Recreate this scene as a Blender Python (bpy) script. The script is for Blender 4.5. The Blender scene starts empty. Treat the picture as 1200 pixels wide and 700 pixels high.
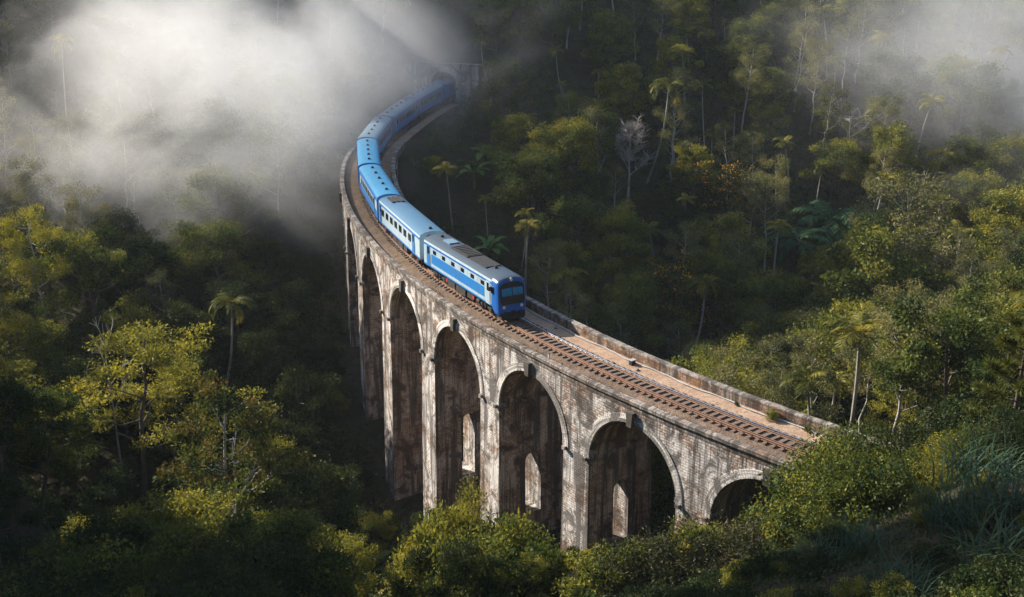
import bpy, math, random
import numpy as np
from mathutils import Vector, Matrix

RAD = math.radians
rng = np.random.default_rng(7)
random.seed(7)
scene = bpy.context.scene
COL = scene.collection

# ------------------------------------------------------------------ camera, sky, sun, exposure
CAM_H, PITCH, FOC = 35.8704, 0.3274, 1442.13
cam_data = bpy.data.cameras.new('camera')
cam_data.sensor_width = 36.0
cam_data.lens = 36.0 * FOC / 1200.0
cam_data.clip_start = 0.5
cam_data.clip_end = 3000
cam = bpy.data.objects.new('camera', cam_data)
COL.objects.link(cam)
cam.location = (0, 0, CAM_H)
cam.rotation_euler = (math.pi / 2 - PITCH, 0, 0)
scene.camera = cam

SUN_AZ = -58.0      # degrees clockwise from +Y (towards the left of the picture, a little beyond)
SUN_EL = 30.0
SH = np.array([math.sin(RAD(SUN_AZ)), math.cos(RAD(SUN_AZ))])          # horizontal direction to the sun
SW = np.array([-SH[1] * -1, -SH[0]])                                    # across it
world = bpy.data.worlds.new('World')
scene.world = world
world.use_nodes = True
wn = world.node_tree
wn.nodes.clear()
sky = wn.nodes.new('ShaderNodeTexSky')
sky.sky_type = 'NISHITA'
sky.sun_disc = False
sky.sun_elevation = RAD(SUN_EL)
sky.sun_rotation = RAD(SUN_AZ)
bg = wn.nodes.new('ShaderNodeBackground')
bg.inputs['Strength'].default_value = 0.112
wo = wn.nodes.new('ShaderNodeOutputWorld')
wn.links.new(sky.outputs[0], bg.inputs['Color'])
wn.links.new(bg.outputs[0], wo.inputs['Surface'])

sun_data = bpy.data.lights.new('sun', 'SUN')
sun_data.energy = 5.0
sun_data.angle = RAD(0.5)
sun_data.color = (1.0, 0.91, 0.79)
sun = bpy.data.objects.new('sun', sun_data)
COL.objects.link(sun)
sdir = Vector((SH[0] * math.cos(RAD(SUN_EL)), SH[1] * math.cos(RAD(SUN_EL)), math.sin(RAD(SUN_EL))))
sun.rotation_euler = sdir.to_track_quat('Z', 'Y').to_euler()
sun.location = (-200, 150, 200)

scene.view_settings.view_transform = 'Standard'
scene.view_settings.look = 'None'
scene.view_settings.gamma = 1.0
scene.view_settings.exposure = 1.22
cy = scene.cycles
cy.use_denoising = True
try:
    cy.denoiser = 'OPENIMAGEDENOISE'
    cy.denoising_input_passes = 'RGB_ALBEDO_NORMAL'
except Exception:
    pass
cy.max_bounces = 5
cy.diffuse_bounces = 3
cy.glossy_bounces = 2
cy.transmission_bounces = 3
cy.volume_bounces = 2
cy.transparent_max_bounces = 4
cy.volume_max_steps = 160
cy.volume_step_rate = 0.4
cy.caustics_reflective = False
cy.caustics_refractive = False
cy.sample_clamp_indirect = 4.0

# ------------------------------------------------------------------ tagging
def tag(o, label=None, cat=None, group=None, kind=None):
    if label: o['label'] = label
    if cat: o['category'] = cat
    if group: o['group'] = group
    if kind: o['kind'] = kind
    return o

def empty(name, loc=(0, 0, 0), rz=0.0):
    o = bpy.data.objects.new(name, None)
    o.empty_display_size = 0.5
    COL.objects.link(o)
    o.location = loc
    o.rotation_euler = (0, 0, rz)
    return o

# ------------------------------------------------------------------ mesh builder
class MB:
    def __init__(self):
        self.v = []; self.f = []; self.uv = []; self.m = []
    def quad(self, pts, uvs=None, mat=0):
        i = len(self.v)
        self.v.extend([tuple(p) for p in pts])
        self.f.append(tuple(range(i, i + len(pts))))
        self.uv.append(uvs if uvs is not None else [(p[0], p[2]) for p in pts])
        self.m.append(mat)
    def box(self, c, size, mat=0, rz=0.0, taper=1.0):
        cx, cy_, cz = c; sx, sy, sz = [q / 2 for q in size]
        cr, sr = math.cos(rz), math.sin(rz)
        P = []
        for dz, k in ((-sz, 1.0), (sz, taper)):
            for dx, dy in ((-sx, -sy), (sx, -sy), (sx, sy), (-sx, sy)):
                dx *= k; dy *= k
                P.append((cx + dx * cr - dy * sr, cy_ + dx * sr + dy * cr, cz + dz))
        for f in ((3, 2, 1, 0), (4, 5, 6, 7), (0, 1, 5, 4), (1, 2, 6, 5), (2, 3, 7, 6), (3, 0, 4, 7)):
            q = [P[i] for i in f]
            if f[0] in (3, 4) and f[1] in (2, 5):
                uv = [(p[0], p[1]) for p in q]
            else:
                uv = [(p[0] + p[1], p[2]) for p in q]
            self.quad(q, uv, mat)
    def cyl(self, p0, p1, r0, r1=None, n=10, mat=0, caps=True):
        r1 = r0 if r1 is None else r1
        p0 = Vector(p0); p1 = Vector(p1)
        d = (p1 - p0).normalized()
        a = d.orthogonal().normalized(); b = d.cross(a)
        A = [p0 + (a * math.cos(2 * math.pi * i / n) + b * math.sin(2 * math.pi * i / n)) * r0 for i in range(n)]
        B = [p1 + (a * math.cos(2 * math.pi * i / n) + b * math.sin(2 * math.pi * i / n)) * r1 for i in range(n)]
        for i in range(n):
            j = (i + 1) % n
            self.quad([A[i], A[j], B[j], B[i]], None, mat)
        if caps:
            self.quad(A[::-1], None, mat); self.quad(B, None, mat)
    def build(self, name, mats, parent=None, smooth=False, weld=False):
        me = bpy.data.meshes.new(name)
        me.from_pydata(self.v, [], self.f)
        if not isinstance(mats, (list, tuple)): mats = [mats]
        for m in mats: me.materials.append(m)
        me.polygons.foreach_set('material_index', self.m)
        ul = me.uv_layers.new(name='UVMap')
        flat = [c for q in self.uv for p in q for c in p]
        ul.data.foreach_set('uv', flat)
        if weld:
            import bmesh
            bm = bmesh.new(); bm.from_mesh(me)
            bmesh.ops.remove_doubles(bm, verts=bm.verts, dist=0.001)
            bmesh.ops.recalc_face_normals(bm, faces=bm.faces)
            bm.to_mesh(me); bm.free()
        if smooth:
            me.polygons.foreach_set('use_smooth', [True] * len(me.polygons))
        me.update()
        o = bpy.data.objects.new(name, me)
        COL.objects.link(o)
        if parent is not None: o.parent = parent
        return o

def mesh_np(name, verts, quads, mats, matidx=None, tint=None, smooth=False):
    """verts (n,3), quads (m,4) -> mesh datablock, with an optional per-face float attribute."""
    me = bpy.data.meshes.new(name)
    verts = np.asarray(verts, np.float32); quads = np.asarray(quads, np.int32)
    me.vertices.add(len(verts)); me.vertices.foreach_set('co', verts.ravel())
    me.loops.add(quads.size); me.loops.foreach_set('vertex_index', quads.ravel())
    me.polygons.add(len(quads))
    me.polygons.foreach_set('loop_start', np.arange(0, quads.size, 4, dtype=np.int32))
    if not isinstance(mats, (list, tuple)): mats = [mats]
    for m in mats: me.materials.append(m)
    if matidx is not None: me.polygons.foreach_set('material_index', np.asarray(matidx, np.int32))
    if tint is not None:
        at = me.attributes.new('tint', 'FLOAT', 'FACE')
        at.data.foreach_set('value', np.asarray(tint, np.float32))
    if smooth: me.polygons.foreach_set('use_smooth', np.ones(len(quads), bool))
    me.update(calc_edges=True)
    me.validate()
    return me

def obj_np(name, me, parent=None):
    o = bpy.data.objects.new(name, me)
    COL.objects.link(o)
    if parent is not None: o.parent = parent
    return o

# ------------------------------------------------------------------ materials
class NT:
    def __init__(self, name):
        self.m = bpy.data.materials.new(name)
        self.m.use_nodes = True
        self.t = self.m.node_tree
        self.t.nodes.clear()
        self.out = self.t.nodes.new('ShaderNodeOutputMaterial')
    def n(self, typ, **kw):
        nd = self.t.nodes.new(typ)
        for k, v in kw.items():
            if k.startswith('i_'):
                nd.inputs[int(k[2:]) if k[2:].isdigit() else k[2:].replace('_', ' ')].default_value = v
            else: setattr(nd, k, v)
        return nd
    def l(self, a, b): self.t.links.new(a, b)
    def noise(self, vec, scale, detail=4.0, rough=0.55, dist=0.0):
        nd = self.n('ShaderNodeTexNoise')
        nd.inputs['Scale'].default_value = scale; nd.inputs['Detail'].default_value = detail
        nd.inputs['Roughness'].default_value = rough; nd.inputs['Distortion'].default_value = dist
        if vec is not None: self.l(vec, nd.inputs['Vector'])
        return nd.outputs['Fac']
    def ramp(self, fac, stops, interp='LINEAR'):
        nd = self.n('ShaderNodeValToRGB')
        cr = nd.color_ramp; cr.interpolation = interp
        while len(cr.elements) > 1: cr.elements.remove(cr.elements[-1])
        for i, (p, c) in enumerate(stops):
            e = cr.elements[0] if i == 0 else cr.elements.new(p)
            e.position = p
            e.color = (c, c, c, 1) if not isinstance(c, (tuple, list)) else (c[0], c[1], c[2], 1)
        self.l(fac, nd.inputs[0])
        return nd.outputs[0]
    def mix(self, fac, a, b, mode='MIX'):
        nd = self.n('ShaderNodeMix'); nd.data_type = 'RGBA'; nd.blend_type = mode
        for sock, val in ((nd.inputs[0], fac), (nd.inputs[6], a), (nd.inputs[7], b)):
            if isinstance(val, (int, float)): sock.default_value = val
            elif isinstance(val, (tuple, list)): sock.default_value = (val[0], val[1], val[2], 1)
            else: self.l(val, sock)
        return nd.outputs[2]
    def math(self, op, a, b=0.0, c=None, clamp=False):
        nd = self.n('ShaderNodeMath'); nd.operation = op; nd.use_clamp = clamp
        for i, val in enumerate((a, b, c)):
            if val is None: continue
            if isinstance(val, (int, float)): nd.inputs[i].default_value = val
            else: self.l(val, nd.inputs[i])
        return nd.outputs[0]
    def mapping(self, vec, scale=(1, 1, 1), loc=(0, 0, 0), rot=(0, 0, 0)):
        nd = self.n('ShaderNodeMapping')
        nd.inputs['Scale'].default_value = scale; nd.inputs['Location'].default_value = loc
        nd.inputs['Rotation'].default_value = rot
        self.l(vec, nd.inputs['Vector'])
        return nd.outputs[0]
    def coord(self, which='Object'): return self.n('ShaderNodeTexCoord').outputs[which]
    def pos(self): return self.n('ShaderNodeNewGeometry').outputs['Position']
    def bump(self, height, strength=0.5, dist=0.05):
        nd = self.n('ShaderNodeBump')
        nd.inputs['Strength'].default_value = strength; nd.inputs['Distance'].default_value = dist
        self.l(height, nd.inputs['Height'])
        return nd.outputs[0]
    def principled(self, color, rough=0.8, metal=0.0, normal=None, spec=0.3):
        b = self.n('ShaderNodeBsdfPrincipled')
        for key, val in (('Base Color', color), ('Roughness', rough), ('Metallic', metal), ('Specular IOR Level', spec)):
            s = b.inputs[key]
            if isinstance(val, (int, float)): s.default_value = val
            elif isinstance(val, (tuple, list)): s.default_value = (val[0], val[1], val[2], 1)
            else: self.l(val, s)
        if normal is not None: self.l(normal, b.inputs['Normal'])
        self.l(b.outputs[0], self.out.inputs['Surface'])
        return self.m

def mat_foliage(name, dark, mid, light, trans=0.3, obj_var=0.5):
    t = NT(name)
    at = t.n('ShaderNodeAttribute'); at.attribute_name = 'tint'
    oi = t.n('ShaderNodeObjectInfo')
    f = t.math('ADD', at.outputs['Fac'], t.math('MULTIPLY', t.math('SUBTRACT', oi.outputs['Random'], 0.5), obj_var))
    col = t.ramp(f, [(0.05, dark), (0.5, mid), (0.95, light)])
    d = t.n('ShaderNodeBsdfDiffuse'); t.l(col, d.inputs[0])
    tr = t.n('ShaderNodeBsdfTranslucent')
    t.l(t.mix(0.5, col, (1.0, 0.85, 0.25), 'MULTIPLY'), tr.inputs[0])
    g = t.n('ShaderNodeBsdfGlossy'); g.inputs['Roughness'].default_value = 0.45
    g.inputs[0].default_value = (0.5, 0.5, 0.5, 1)
    m1 = t.n('ShaderNodeMixShader'); m1.inputs[0].default_value = trans
    t.l(d.outputs[0], m1.inputs[1]); t.l(tr.outputs[0], m1.inputs[2])
    m2 = t.n('ShaderNodeMixShader'); m2.inputs[0].default_value = 0.012
    t.l(m1.outputs[0], m2.inputs[1]); t.l(g.outputs[0], m2.inputs[2])
    t.l(m2.outputs[0], t.out.inputs['Surface'])
    return t.m

def mat_bark(name, c0, c1, scale=3.0):
    t = NT(name)
    p = t.mapping(t.coord('Object'), scale=(1, 1, 0.25))
    n = t.noise(p, scale, 5, 0.65)
    col = t.ramp(n, [(0.3, c0), (0.68, c1)])
    return t.principled(col, 0.9, normal=t.bump(n, 0.6, 0.05))

def mat_plain(name, c, rough=0.6, metal=0.0, var=0.25, scale=3.0, spec=0.4):
    t = NT(name)
    n = t.noise(t.coord('Object'), scale, 5, 0.6)
    dk = tuple(q * (1 - var) for q in c)
    col = t.ramp(n, [(0.35, dk), (0.65, c)])
    return t.principled(col, rough, metal, spec=spec)

def mat_masonry(name, white, brown, whiteness, joint=0.5):
    """lime-washed coursed masonry with soot streaks; UV is in metres"""
    t = NT(name)
    uv = t.coord('UV')
    oi = t.n('ShaderNodeObjectInfo')
    br = t.n('ShaderNodeTexBrick')
    br.offset = 0.5
    for k, v in (('Scale', 1.0), ('Mortar Size', 0.03), ('Mortar Smooth', 0.3), ('Bias', 0.0), ('Brick Width', 0.46), ('Row Height', 0.21)):
        br.inputs[k].default_value = v
    br.inputs['Color1'].default_value = (0.15, 0.15, 0.15, 1); br.inputs['Color2'].default_value = (0.85, 0.85, 0.85, 1)
    br.inputs['Mortar'].default_value = (0.5, 0.5, 0.5, 1)
    wob = t.noise(uv, 1.3, 3)
    wv = t.n('ShaderNodeVectorMath'); wv.operation = 'ADD'
    cmb = t.n('ShaderNodeCombineXYZ'); t.l(t.math('MULTIPLY', wob, 0.12), cmb.inputs[1])
    t.l(uv, wv.inputs[0]); t.l(cmb.outputs[0], wv.inputs[1])
    t.l(wv.outputs[0], br.inputs['Vector'])
    brick = br.outputs['Color']; mortar = br.outputs['Fac']
    pos = t.pos()
    big = t.noise(pos, 0.20, 5, 0.60, 0.8)
    med = t.noise(pos, 0.65, 7, 0.66, 0.5)
    fine = t.noise(uv, 7.0, 5, 0.7)
    streak = t.noise(t.mapping(uv, scale=(1.1, 0.07, 1)), 1.0, 6, 0.66, 0.3)
    streak2 = t.noise(t.mapping(uv, scale=(4.5, 0.16, 1), loc=(13, 4, 0)), 1.0, 5, 0.6, 0.2)
    # base stone: brown to rust with brick to brick variation
    stone = t.mix(t.ramp(brick, [(0.1, 0.0), (0.9, 1.0)]), tuple(q * 0.72 for q in brown), tuple(min(1, q * 1.25) for q in brown))
    rust = t.ramp(t.noise(pos, 0.35, 5, 0.6), [(0.5, 0.0), (0.72, 1.0)])
    stone = t.mix(t.math('MULTIPLY', rust, 0.4), stone, (0.36, 0.17, 0.085))
    # white lime wash
    wm = t.math('ADD', t.math('MULTIPLY', big, 0.55), t.math('MULTIPLY', med, 0.55))
    wm = t.math('ADD', wm, t.math('MULTIPLY', t.math('SUBTRACT', fine, 0.5), 0.35))
    wm = t.math('ADD', wm, whiteness - 0.5)
    wm = t.math('ADD', wm, t.math('MULTIPLY', t.math('SUBTRACT', brick, 0.5), 0.10))
    wmask = t.ramp(wm, [(0.44, 0.0), (0.51, 0.75), (0.58, 1.0)])
    col = t.mix(wmask, stone, white)
    # joints
    jm = t.math('MULTIPLY', mortar, t.ramp(med, [(0.38, 1.0), (0.62, 0.45)]))
    col = t.mix(t.math('MULTIPLY', jm, joint), col, (0.05, 0.042, 0.035))
    # soot: vertical run-off streaks and blotches
    sm = t.ramp(streak, [(0.475, 0.0), (0.56, 1.0)])
    sm2 = t.math('MULTIPLY', t.ramp(streak2, [(0.52, 0.0), (0.60, 1.0)]), 0.8)
    bl = t.ramp(t.noise(pos, 0.42, 9, 0.74, 1.0), [(0.485, 0.0), (0.57, 1.0)])
    soot = t.math('MAXIMUM', t.math('MAXIMUM', sm, sm2), bl)
    col = t.mix(t.math('MULTIPLY', soot, 0.82), col, (0.045, 0.040, 0.036))
    h = t.math('ADD', t.math('MULTIPLY', t.math('SUBTRACT', 1.0, mortar), 0.6), t.math('ADD', t.math('MULTIPLY', fine, 0.5), t.math('MULTIPLY', brick, 0.25)))
    return t.principled(col, 0.92, normal=t.bump(h, 0.9, 0.06), spec=0.15)

M = {}
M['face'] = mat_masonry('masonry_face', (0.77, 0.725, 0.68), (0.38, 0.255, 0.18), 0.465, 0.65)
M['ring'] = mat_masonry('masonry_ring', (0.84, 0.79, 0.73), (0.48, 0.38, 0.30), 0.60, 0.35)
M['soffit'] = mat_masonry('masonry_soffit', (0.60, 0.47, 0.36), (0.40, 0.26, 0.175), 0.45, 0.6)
M['coping'] = mat_masonry('coping_stone', (0.40, 0.36, 0.32), (0.24, 0.19, 0.155), 0.46, 0.5)
M['parapet'] = mat_masonry('parapet_brick', (0.42, 0.36, 0.30), (0.30, 0.17, 0.10), 0.40, 0.5)
M['keystone'] = mat_plain('keystone_stone', (0.10, 0.085, 0.07), 0.9, var=0.5)
M['portal'] = mat_masonry('portal_stone', (0.50, 0.49, 0.47), (0.30, 0.27, 0.25), 0.52, 0.5)

def mat_gravel(name, c0, c1, c2, scale=9.0, bump=1.0):
    t = NT(name)
    p = t.pos()
    a = t.noise(p, scale, 6, 0.7); b = t.noise(p, 0.5, 5, 0.6); c = t.noise(p, scale * 3, 3, 0.7)
    col = t.mix(t.ramp(b, [(0.38, 0.0), (0.62, 1.0)]), c0, c1)
    col = t.mix(t.ramp(a, [(0.48, 0.0), (0.66, 0.9)]), col, c2)
    v = t.n('ShaderNodeTexVoronoi'); v.inputs['Scale'].default_value = scale * 1.6; t.l(p, v.inputs['Vector'])
    h = t.math('ADD', t.math('MULTIPLY', v.outputs['Distance'], 0.8), c)
    return t.principled(col, 0.95, normal=t.bump(h, bump, 0.05), spec=0.1)
M['ballast'] = mat_gravel('ballast_gravel', (0.15, 0.105, 0.073), (0.21, 0.145, 0.10), (0.06, 0.046, 0.036), 4.0)
M['path'] = mat_gravel('sandy_path', (0.40, 0.285, 0.20), (0.31, 0.205, 0.14), (0.19, 0.14, 0.10), 3.0, 0.6)
M['soil'] = mat_gravel('forest_soil', (0.055, 0.038, 0.024), (0.030, 0.028, 0.016), (0.015, 0.020, 0.010), 1.2)
M['rust'] = mat_plain('rusty_rail', (0.25, 0.135, 0.082), 0.7, 0.1, 0.4, 2.0)
M['railtop'] = mat_plain('polished_rail', (0.42, 0.44, 0.47), 0.32, 0.9, 0.2, 2.0)
M['sleeper'] = mat_plain('weathered_sleeper', (0.185, 0.130, 0.098), 0.9, 0, 0.55, 2.5)
M['white_post'] = mat_plain('white_paint', (0.7, 0.7, 0.68), 0.7)
M['pipe'] = mat_plain('grey_pipe', (0.40, 0.42, 0.43), 0.5, 0, 0.3)
M['dark_metal'] = mat_plain('dark_metal', (0.035, 0.035, 0.038), 0.6, 0.2, 0.4)
M['rock'] = mat_plain('grey_rock', (0.22, 0.20, 0.18), 0.9, 0, 0.5)

# train
def mat_paint(name, c, rough=0.35, dirt=0.35, dirtcol=(0.10, 0.09, 0.08), scale=1.6, spec=0.4):
    t = NT(name)
    p = t.coord('Object')
    n = t.noise(t.mapping(p, scale=(1, 1, 0.35)), scale, 6, 0.65)
    n2 = t.noise(p, 9.0, 4, 0.6)
    f = t.math('MULTIPLY', t.ramp(t.math('ADD', t.math('MULTIPLY', n, 0.75), t.math('MULTIPLY', n2, 0.25)), [(0.48, 0.0), (0.72, 1.0)]), dirt)
    col = t.mix(f, c, dirtcol)
    return t.principled(col, rough, 0.0, spec=0.15 if 'roof' in name else 0.4)
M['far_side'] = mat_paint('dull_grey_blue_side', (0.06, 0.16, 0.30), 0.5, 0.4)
M['blue'] = mat_paint('royal_blue_paint', (0.008, 0.115, 0.42), 0.4, 0.4)
M['sky_blue'] = mat_paint('bright_blue_paint', (0.014, 0.18, 0.49), 0.45, 0.4)
M['pale'] = mat_paint('pale_blue_white_paint', (0.37, 0.49, 0.56), 0.5, 0.5)
M['roof_grey'] = mat_paint('grey_roof_paint', (0.044, 0.072, 0.105), 0.75, 0.75, (0.08, 0.08, 0.085))
M['roof_pale'] = mat_paint('pale_blue_roof_paint', (0.058, 0.145, 0.24), 0.75, 0.55, (0.12, 0.15, 0.18))
M['roof_blue'] = mat_paint('blue_roof_paint', (0.050, 0.25, 0.44), 0.75, 0.55, (0.10, 0.13, 0.16))
M['roof_greyblue'] = mat_paint('grey_blue_roof_paint', (0.13, 0.215, 0.29), 0.75, 0.5, (0.12, 0.12, 0.12))  # grey-blue with patchy grey dirt, for the rear carriages and a hatch
M['glass'] = mat_plain('dark_window_glass', (0.012, 0.014, 0.018), 0.12, 0, 0.2, spec=0.6)
M['screen'] = mat_plain('blue_reflecting_windscreen', (0.02, 0.23, 0.42), 0.15, 0, 0.15, spec=0.6)  # bright blue reflection painted in as the glass colour
M['black'] = mat_plain('black_cab_mask', (0.016, 0.018, 0.022), 0.35, 0, 0.3)
M['grille'] = mat_plain('sooty_grille', (0.020, 0.020, 0.022), 0.8, 0, 0.4)
M['under'] = mat_plain('underframe_grime', (0.045, 0.040, 0.037), 0.85, 0.1, 0.5)
M['wheel'] = mat_plain('wheel_steel', (0.13, 0.11, 0.10), 0.6, 0.5, 0.4)
M['red'] = mat_plain('red_buffer_paint', (0.42, 0.045, 0.03), 0.5)
M['lamp'] = mat_plain('lamp_lens', (0.75, 0.72, 0.62), 0.2)

# foliage
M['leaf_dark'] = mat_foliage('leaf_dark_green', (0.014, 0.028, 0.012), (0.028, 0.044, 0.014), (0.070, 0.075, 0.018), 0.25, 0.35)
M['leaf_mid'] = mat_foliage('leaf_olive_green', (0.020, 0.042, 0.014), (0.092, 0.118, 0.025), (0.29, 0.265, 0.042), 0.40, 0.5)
M['leaf_yellow'] = mat_foliage('leaf_yellow_green', (0.08, 0.095, 0.016), (0.24, 0.235, 0.034), (0.44, 0.385, 0.058), 0.42, 0.3)
M['leaf_grey'] = mat_foliage('leaf_grey_green', (0.040, 0.052, 0.028), (0.12, 0.126, 0.052), (0.26, 0.235, 0.085), 0.36, 0.4)
M['leaf_palm'] = mat_foliage('palm_frond_green', (0.045, 0.062, 0.014), (0.14, 0.135, 0.024), (0.30, 0.245, 0.04), 0.34, 0.6)
M['leaf_banana'] = mat_foliage('banana_leaf_green', (0.05, 0.12, 0.04), (0.13, 0.23, 0.07), (0.20, 0.30, 0.09), 0.35, 0.3)
M['leaf_fern'] = mat_foliage('tree_fern_green', (0.022, 0.060, 0.030), (0.045, 0.100, 0.045), (0.09, 0.14, 0.06), 0.28, 0.3)
M['leaf_rust'] = mat_foliage('leaf_rusty_tips', (0.045, 0.050, 0.014), (0.12, 0.105, 0.025), (0.26, 0.115, 0.040), 0.3, 0.2)
M['leaf_under'] = mat_foliage('undergrowth_green', (0.022, 0.044, 0.022), (0.056, 0.080, 0.026), (0.14, 0.145, 0.036), 0.28, 0.0)
M['leaf_grass'] = mat_foliage('long_grass_teal', (0.025, 0.055, 0.035), (0.045, 0.085, 0.05), (0.10, 0.12, 0.06), 0.25, 0.3)
M['leaf_dry'] = mat_foliage('dry_grass', (0.022, 0.032, 0.015), (0.046, 0.050, 0.024), (0.11, 0.095, 0.055), 0.22, 0.0)
M['flower'] = mat_foliage('orange_flowers', (0.45, 0.20, 0.02), (0.55, 0.27, 0.025), (0.6, 0.34, 0.03), 0.3, 0.1)
M['needle'] = mat_foliage('pine_needle', (0.045, 0.065, 0.014), (0.095, 0.105, 0.02), (0.15, 0.14, 0.03), 0.2, 0.2)
M['bark_brown'] = mat_bark('brown_bark', (0.05, 0.038, 0.028), (0.13, 0.10, 0.075))
M['bark_pale'] = mat_bark('pale_grey_bark', (0.20, 0.19, 0.17), (0.46, 0.43, 0.39))
M['bark_palm'] = mat_bark('palm_trunk_bark', (0.14, 0.13, 0.11), (0.34, 0.31, 0.27))
M['bark_dead'] = mat_bark('dead_wood', (0.22, 0.19, 0.17), (0.42, 0.38, 0.34))

# ------------------------------------------------------------------ the curved line of the railway
CX, CY, R0 = 116.655, 169.913, 135.945
def sstep(e0, e1, x):
    t = np.clip((np.asarray(x, float) - e0) / (e1 - e0), 0, 1)
    return t * t * (3 - 2 * t)
def dR(a): return -1.55 * sstep(184.0, 170.0, a)
def pt(a, r, z):
    a_ = RAD(a); q = R0 + float(dR(a)) + r
    return (CX + q * math.cos(a_), CY + q * math.sin(a_), z)
DEG = 180 / math.pi / 136.0          # degrees per metre along the track

# ------------------------------------------------------------------ terrain
P0 = np.array([-11.0, 112.0]); EAX = np.array([0.91, 0.41]); MAX_ = np.array([-0.41, 0.91])
def vnoise(x, y, seed=0):
    """smooth value noise built from a few sines (deterministic, vectorised)"""
    s = seed * 1.7
    return (np.sin(x * 1.0 + 1.3 * np.sin(y * 0.7 + s) + s) + np.sin(y * 1.13 + 1.1 * np.sin(x * 0.83 - s) + 2.1 * s)
            + 0.5 * np.sin(x * 2.3 - y * 1.7 + s)) / 2.5
SUNX = np.array([-SH[0], -SH[1]])
def terrain(x, y, bare=False):
    x = np.asarray(x, float); y = np.asarray(y, float)
    dx = x - P0[0]; dy = y - P0[1]
    q = dx * MAX_[0] + dy * MAX_[1]; s = dx * EAX[0] + dy * EAX[1]
    qa = np.sqrt(q * q + 9.0) - 3.0
    near = 0.34 * qa + 0.0022 * np.minimum(qa, 110) ** 2 + 0.25 * np.maximum(qa - 110, 0)
    far = 0.32 * qa + 0.002 * np.maximum(qa - 100, 0) ** 2
    z = -27.0 + np.where(q < 0, near, far)
    z = z + np.where(s > 0, 0.12 * s, 0.06 * s)
    # high ground added at left, mostly out of view, shading foreground and tunnel slope
    l = x * SH[0] + y * SH[1]; w = x * (-SH[1]) * -1 + y * (-SH[0])
    shade_spur = sstep(64, 52, w) * np.minimum(1.75 * np.maximum(l - 70, 0), 108)
    z = z + shade_spur
    rag = 1 + 0.16 * vnoise(x * 0.16, y * 0.16, 7) + 0.13 * vnoise(x * 0.45, y * 0.45, 8)
    shade_ridge = rag * np.minimum(0.75 * np.maximum(l - 138, 0), 46) * sstep(116, 150, w + 7 * vnoise(x * 0.12, y * 0.12, 11)) * (1 - 0.5 * sstep(165, 240, w))
    z = z + shade_ridge
    # shoulder of the near slope beside the end of the viaduct
    z = z + 5.2 * np.exp(-((x - 25) ** 2 / 110.0 + (y - 54) ** 2 / 90.0))
    # hill the tunnel runs into
    z = z + 13.0 * np.exp(-((x + 8) ** 2 / 700.0 + (y - 240) ** 2 / 420.0))
    z = z + 1.1 * vnoise(x * 0.11, y * 0.11, 1) + 0.45 * vnoise(x * 0.35, y * 0.35, 2)
    z = z + sstep(22, 45, z) * (7 * vnoise(x * 0.10, y * 0.10, 12) + 5 * vnoise(x * 0.27, y * 0.27, 13))  # bumps added on high ground to break up its shadow edge
    z = np.minimum(z, 108 + 9 * vnoise(x * 0.07, y * 0.07, 3) + 6 * vnoise(x * 0.2, y * 0.2, 14))
    if bare: return z
    # railway formation beyond the two ends of the viaduct
    ang = np.degrees(np.arctan2(y - CY, x - CX)) % 360
    rr = np.hypot(x - CX, y - CY) - R0 - dR(ang)
    edge = np.abs(rr)
    on = sstep(226.3, 227.6, ang) * sstep(250, 240, ang) + sstep(182.2, 180.8, ang) * sstep(158.5, 160.0, ang)
    on = np.clip(on, 0, 1)
    wgt = np.where(ang < 170, sstep(8.0, 4.4, edge), sstep(9.5, 4.2, edge)) * on
    z = z * (1 - wgt) + (-0.55) * wgt
    # keep the valley floor below the arches
    wb = sstep(6.5, 4.0, edge) * (1 - on) * sstep(160, 164, ang) * sstep(232, 228, ang)
    z = np.where(wb > 0, np.minimum(z, z * (1 - wb) + wb * np.minimum(z, -4.0)), z)
    return z

def cam_proj(P):
    P = np.atleast_2d(np.asarray(P, float))
    X = P[:, 0]; Y = P[:, 1]; Z = P[:, 2] - CAM_H
    c, s = math.cos(PITCH), math.sin(PITCH)
    d = Y * c - Z * s; up = Y * s + Z * c
    return np.stack([600 + FOC * X / d, 350 - FOC * up / d, d], 1)
def ray(u, v):
    c, s = math.cos(PITCH), math.sin(PITCH)
    x = (u - 600) / FOC; y = (350 - v) / FOC
    return np.array([x, c + y * s, -s + y * c])
def at_ground(u, v, dmin=20, dmax=420):
    d = ray(u, v)
    ts = np.linspace(dmin, dmax, 1600)
    zz = CAM_H + ts * d[2] - terrain(ts * d[0], ts * d[1])
    i = np.argmax(zz < 0)
    if zz[i] >= 0: i = len(ts) - 1
    t = ts[i]
    return t * d[0], t * d[1]

def axis_coords(lo, hi, c0, c1, fine, grow):
    xs = list(np.arange(c0, c1 + 0.01, fine))
    st = fine
    while xs[-1] < hi: st *= grow; xs.append(xs[-1] + st)
    st = fine
    while xs[0] > lo: st *= grow; xs.insert(0, xs[0] - st)
    return np.array(xs)
gx = axis_coords(-900, 900, -215, 140, 1.8, 1.22)
gy = axis_coords(-500, 1400, -12, 350, 1.8, 1.22)
GX, GY = np.meshgrid(gx, gy)
GZ = terrain(GX, GY)
nx, ny = len(gx), len(gy)
idx = np.arange(nx * ny).reshape(ny, nx)
quads = np.stack([idx[:-1, :-1], idx[:-1, 1:], idx[1:, 1:], idx[1:, :-1]], -1).reshape(-1, 4)
ground = obj_np('ground', mesh_np('ground', np.stack([GX, GY, GZ], -1).reshape(-1, 3), quads, M['soil'], smooth=True))
tag(ground, 'dark leaf-littered soil of the forested valley sides', None, None, 'structure')

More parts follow.
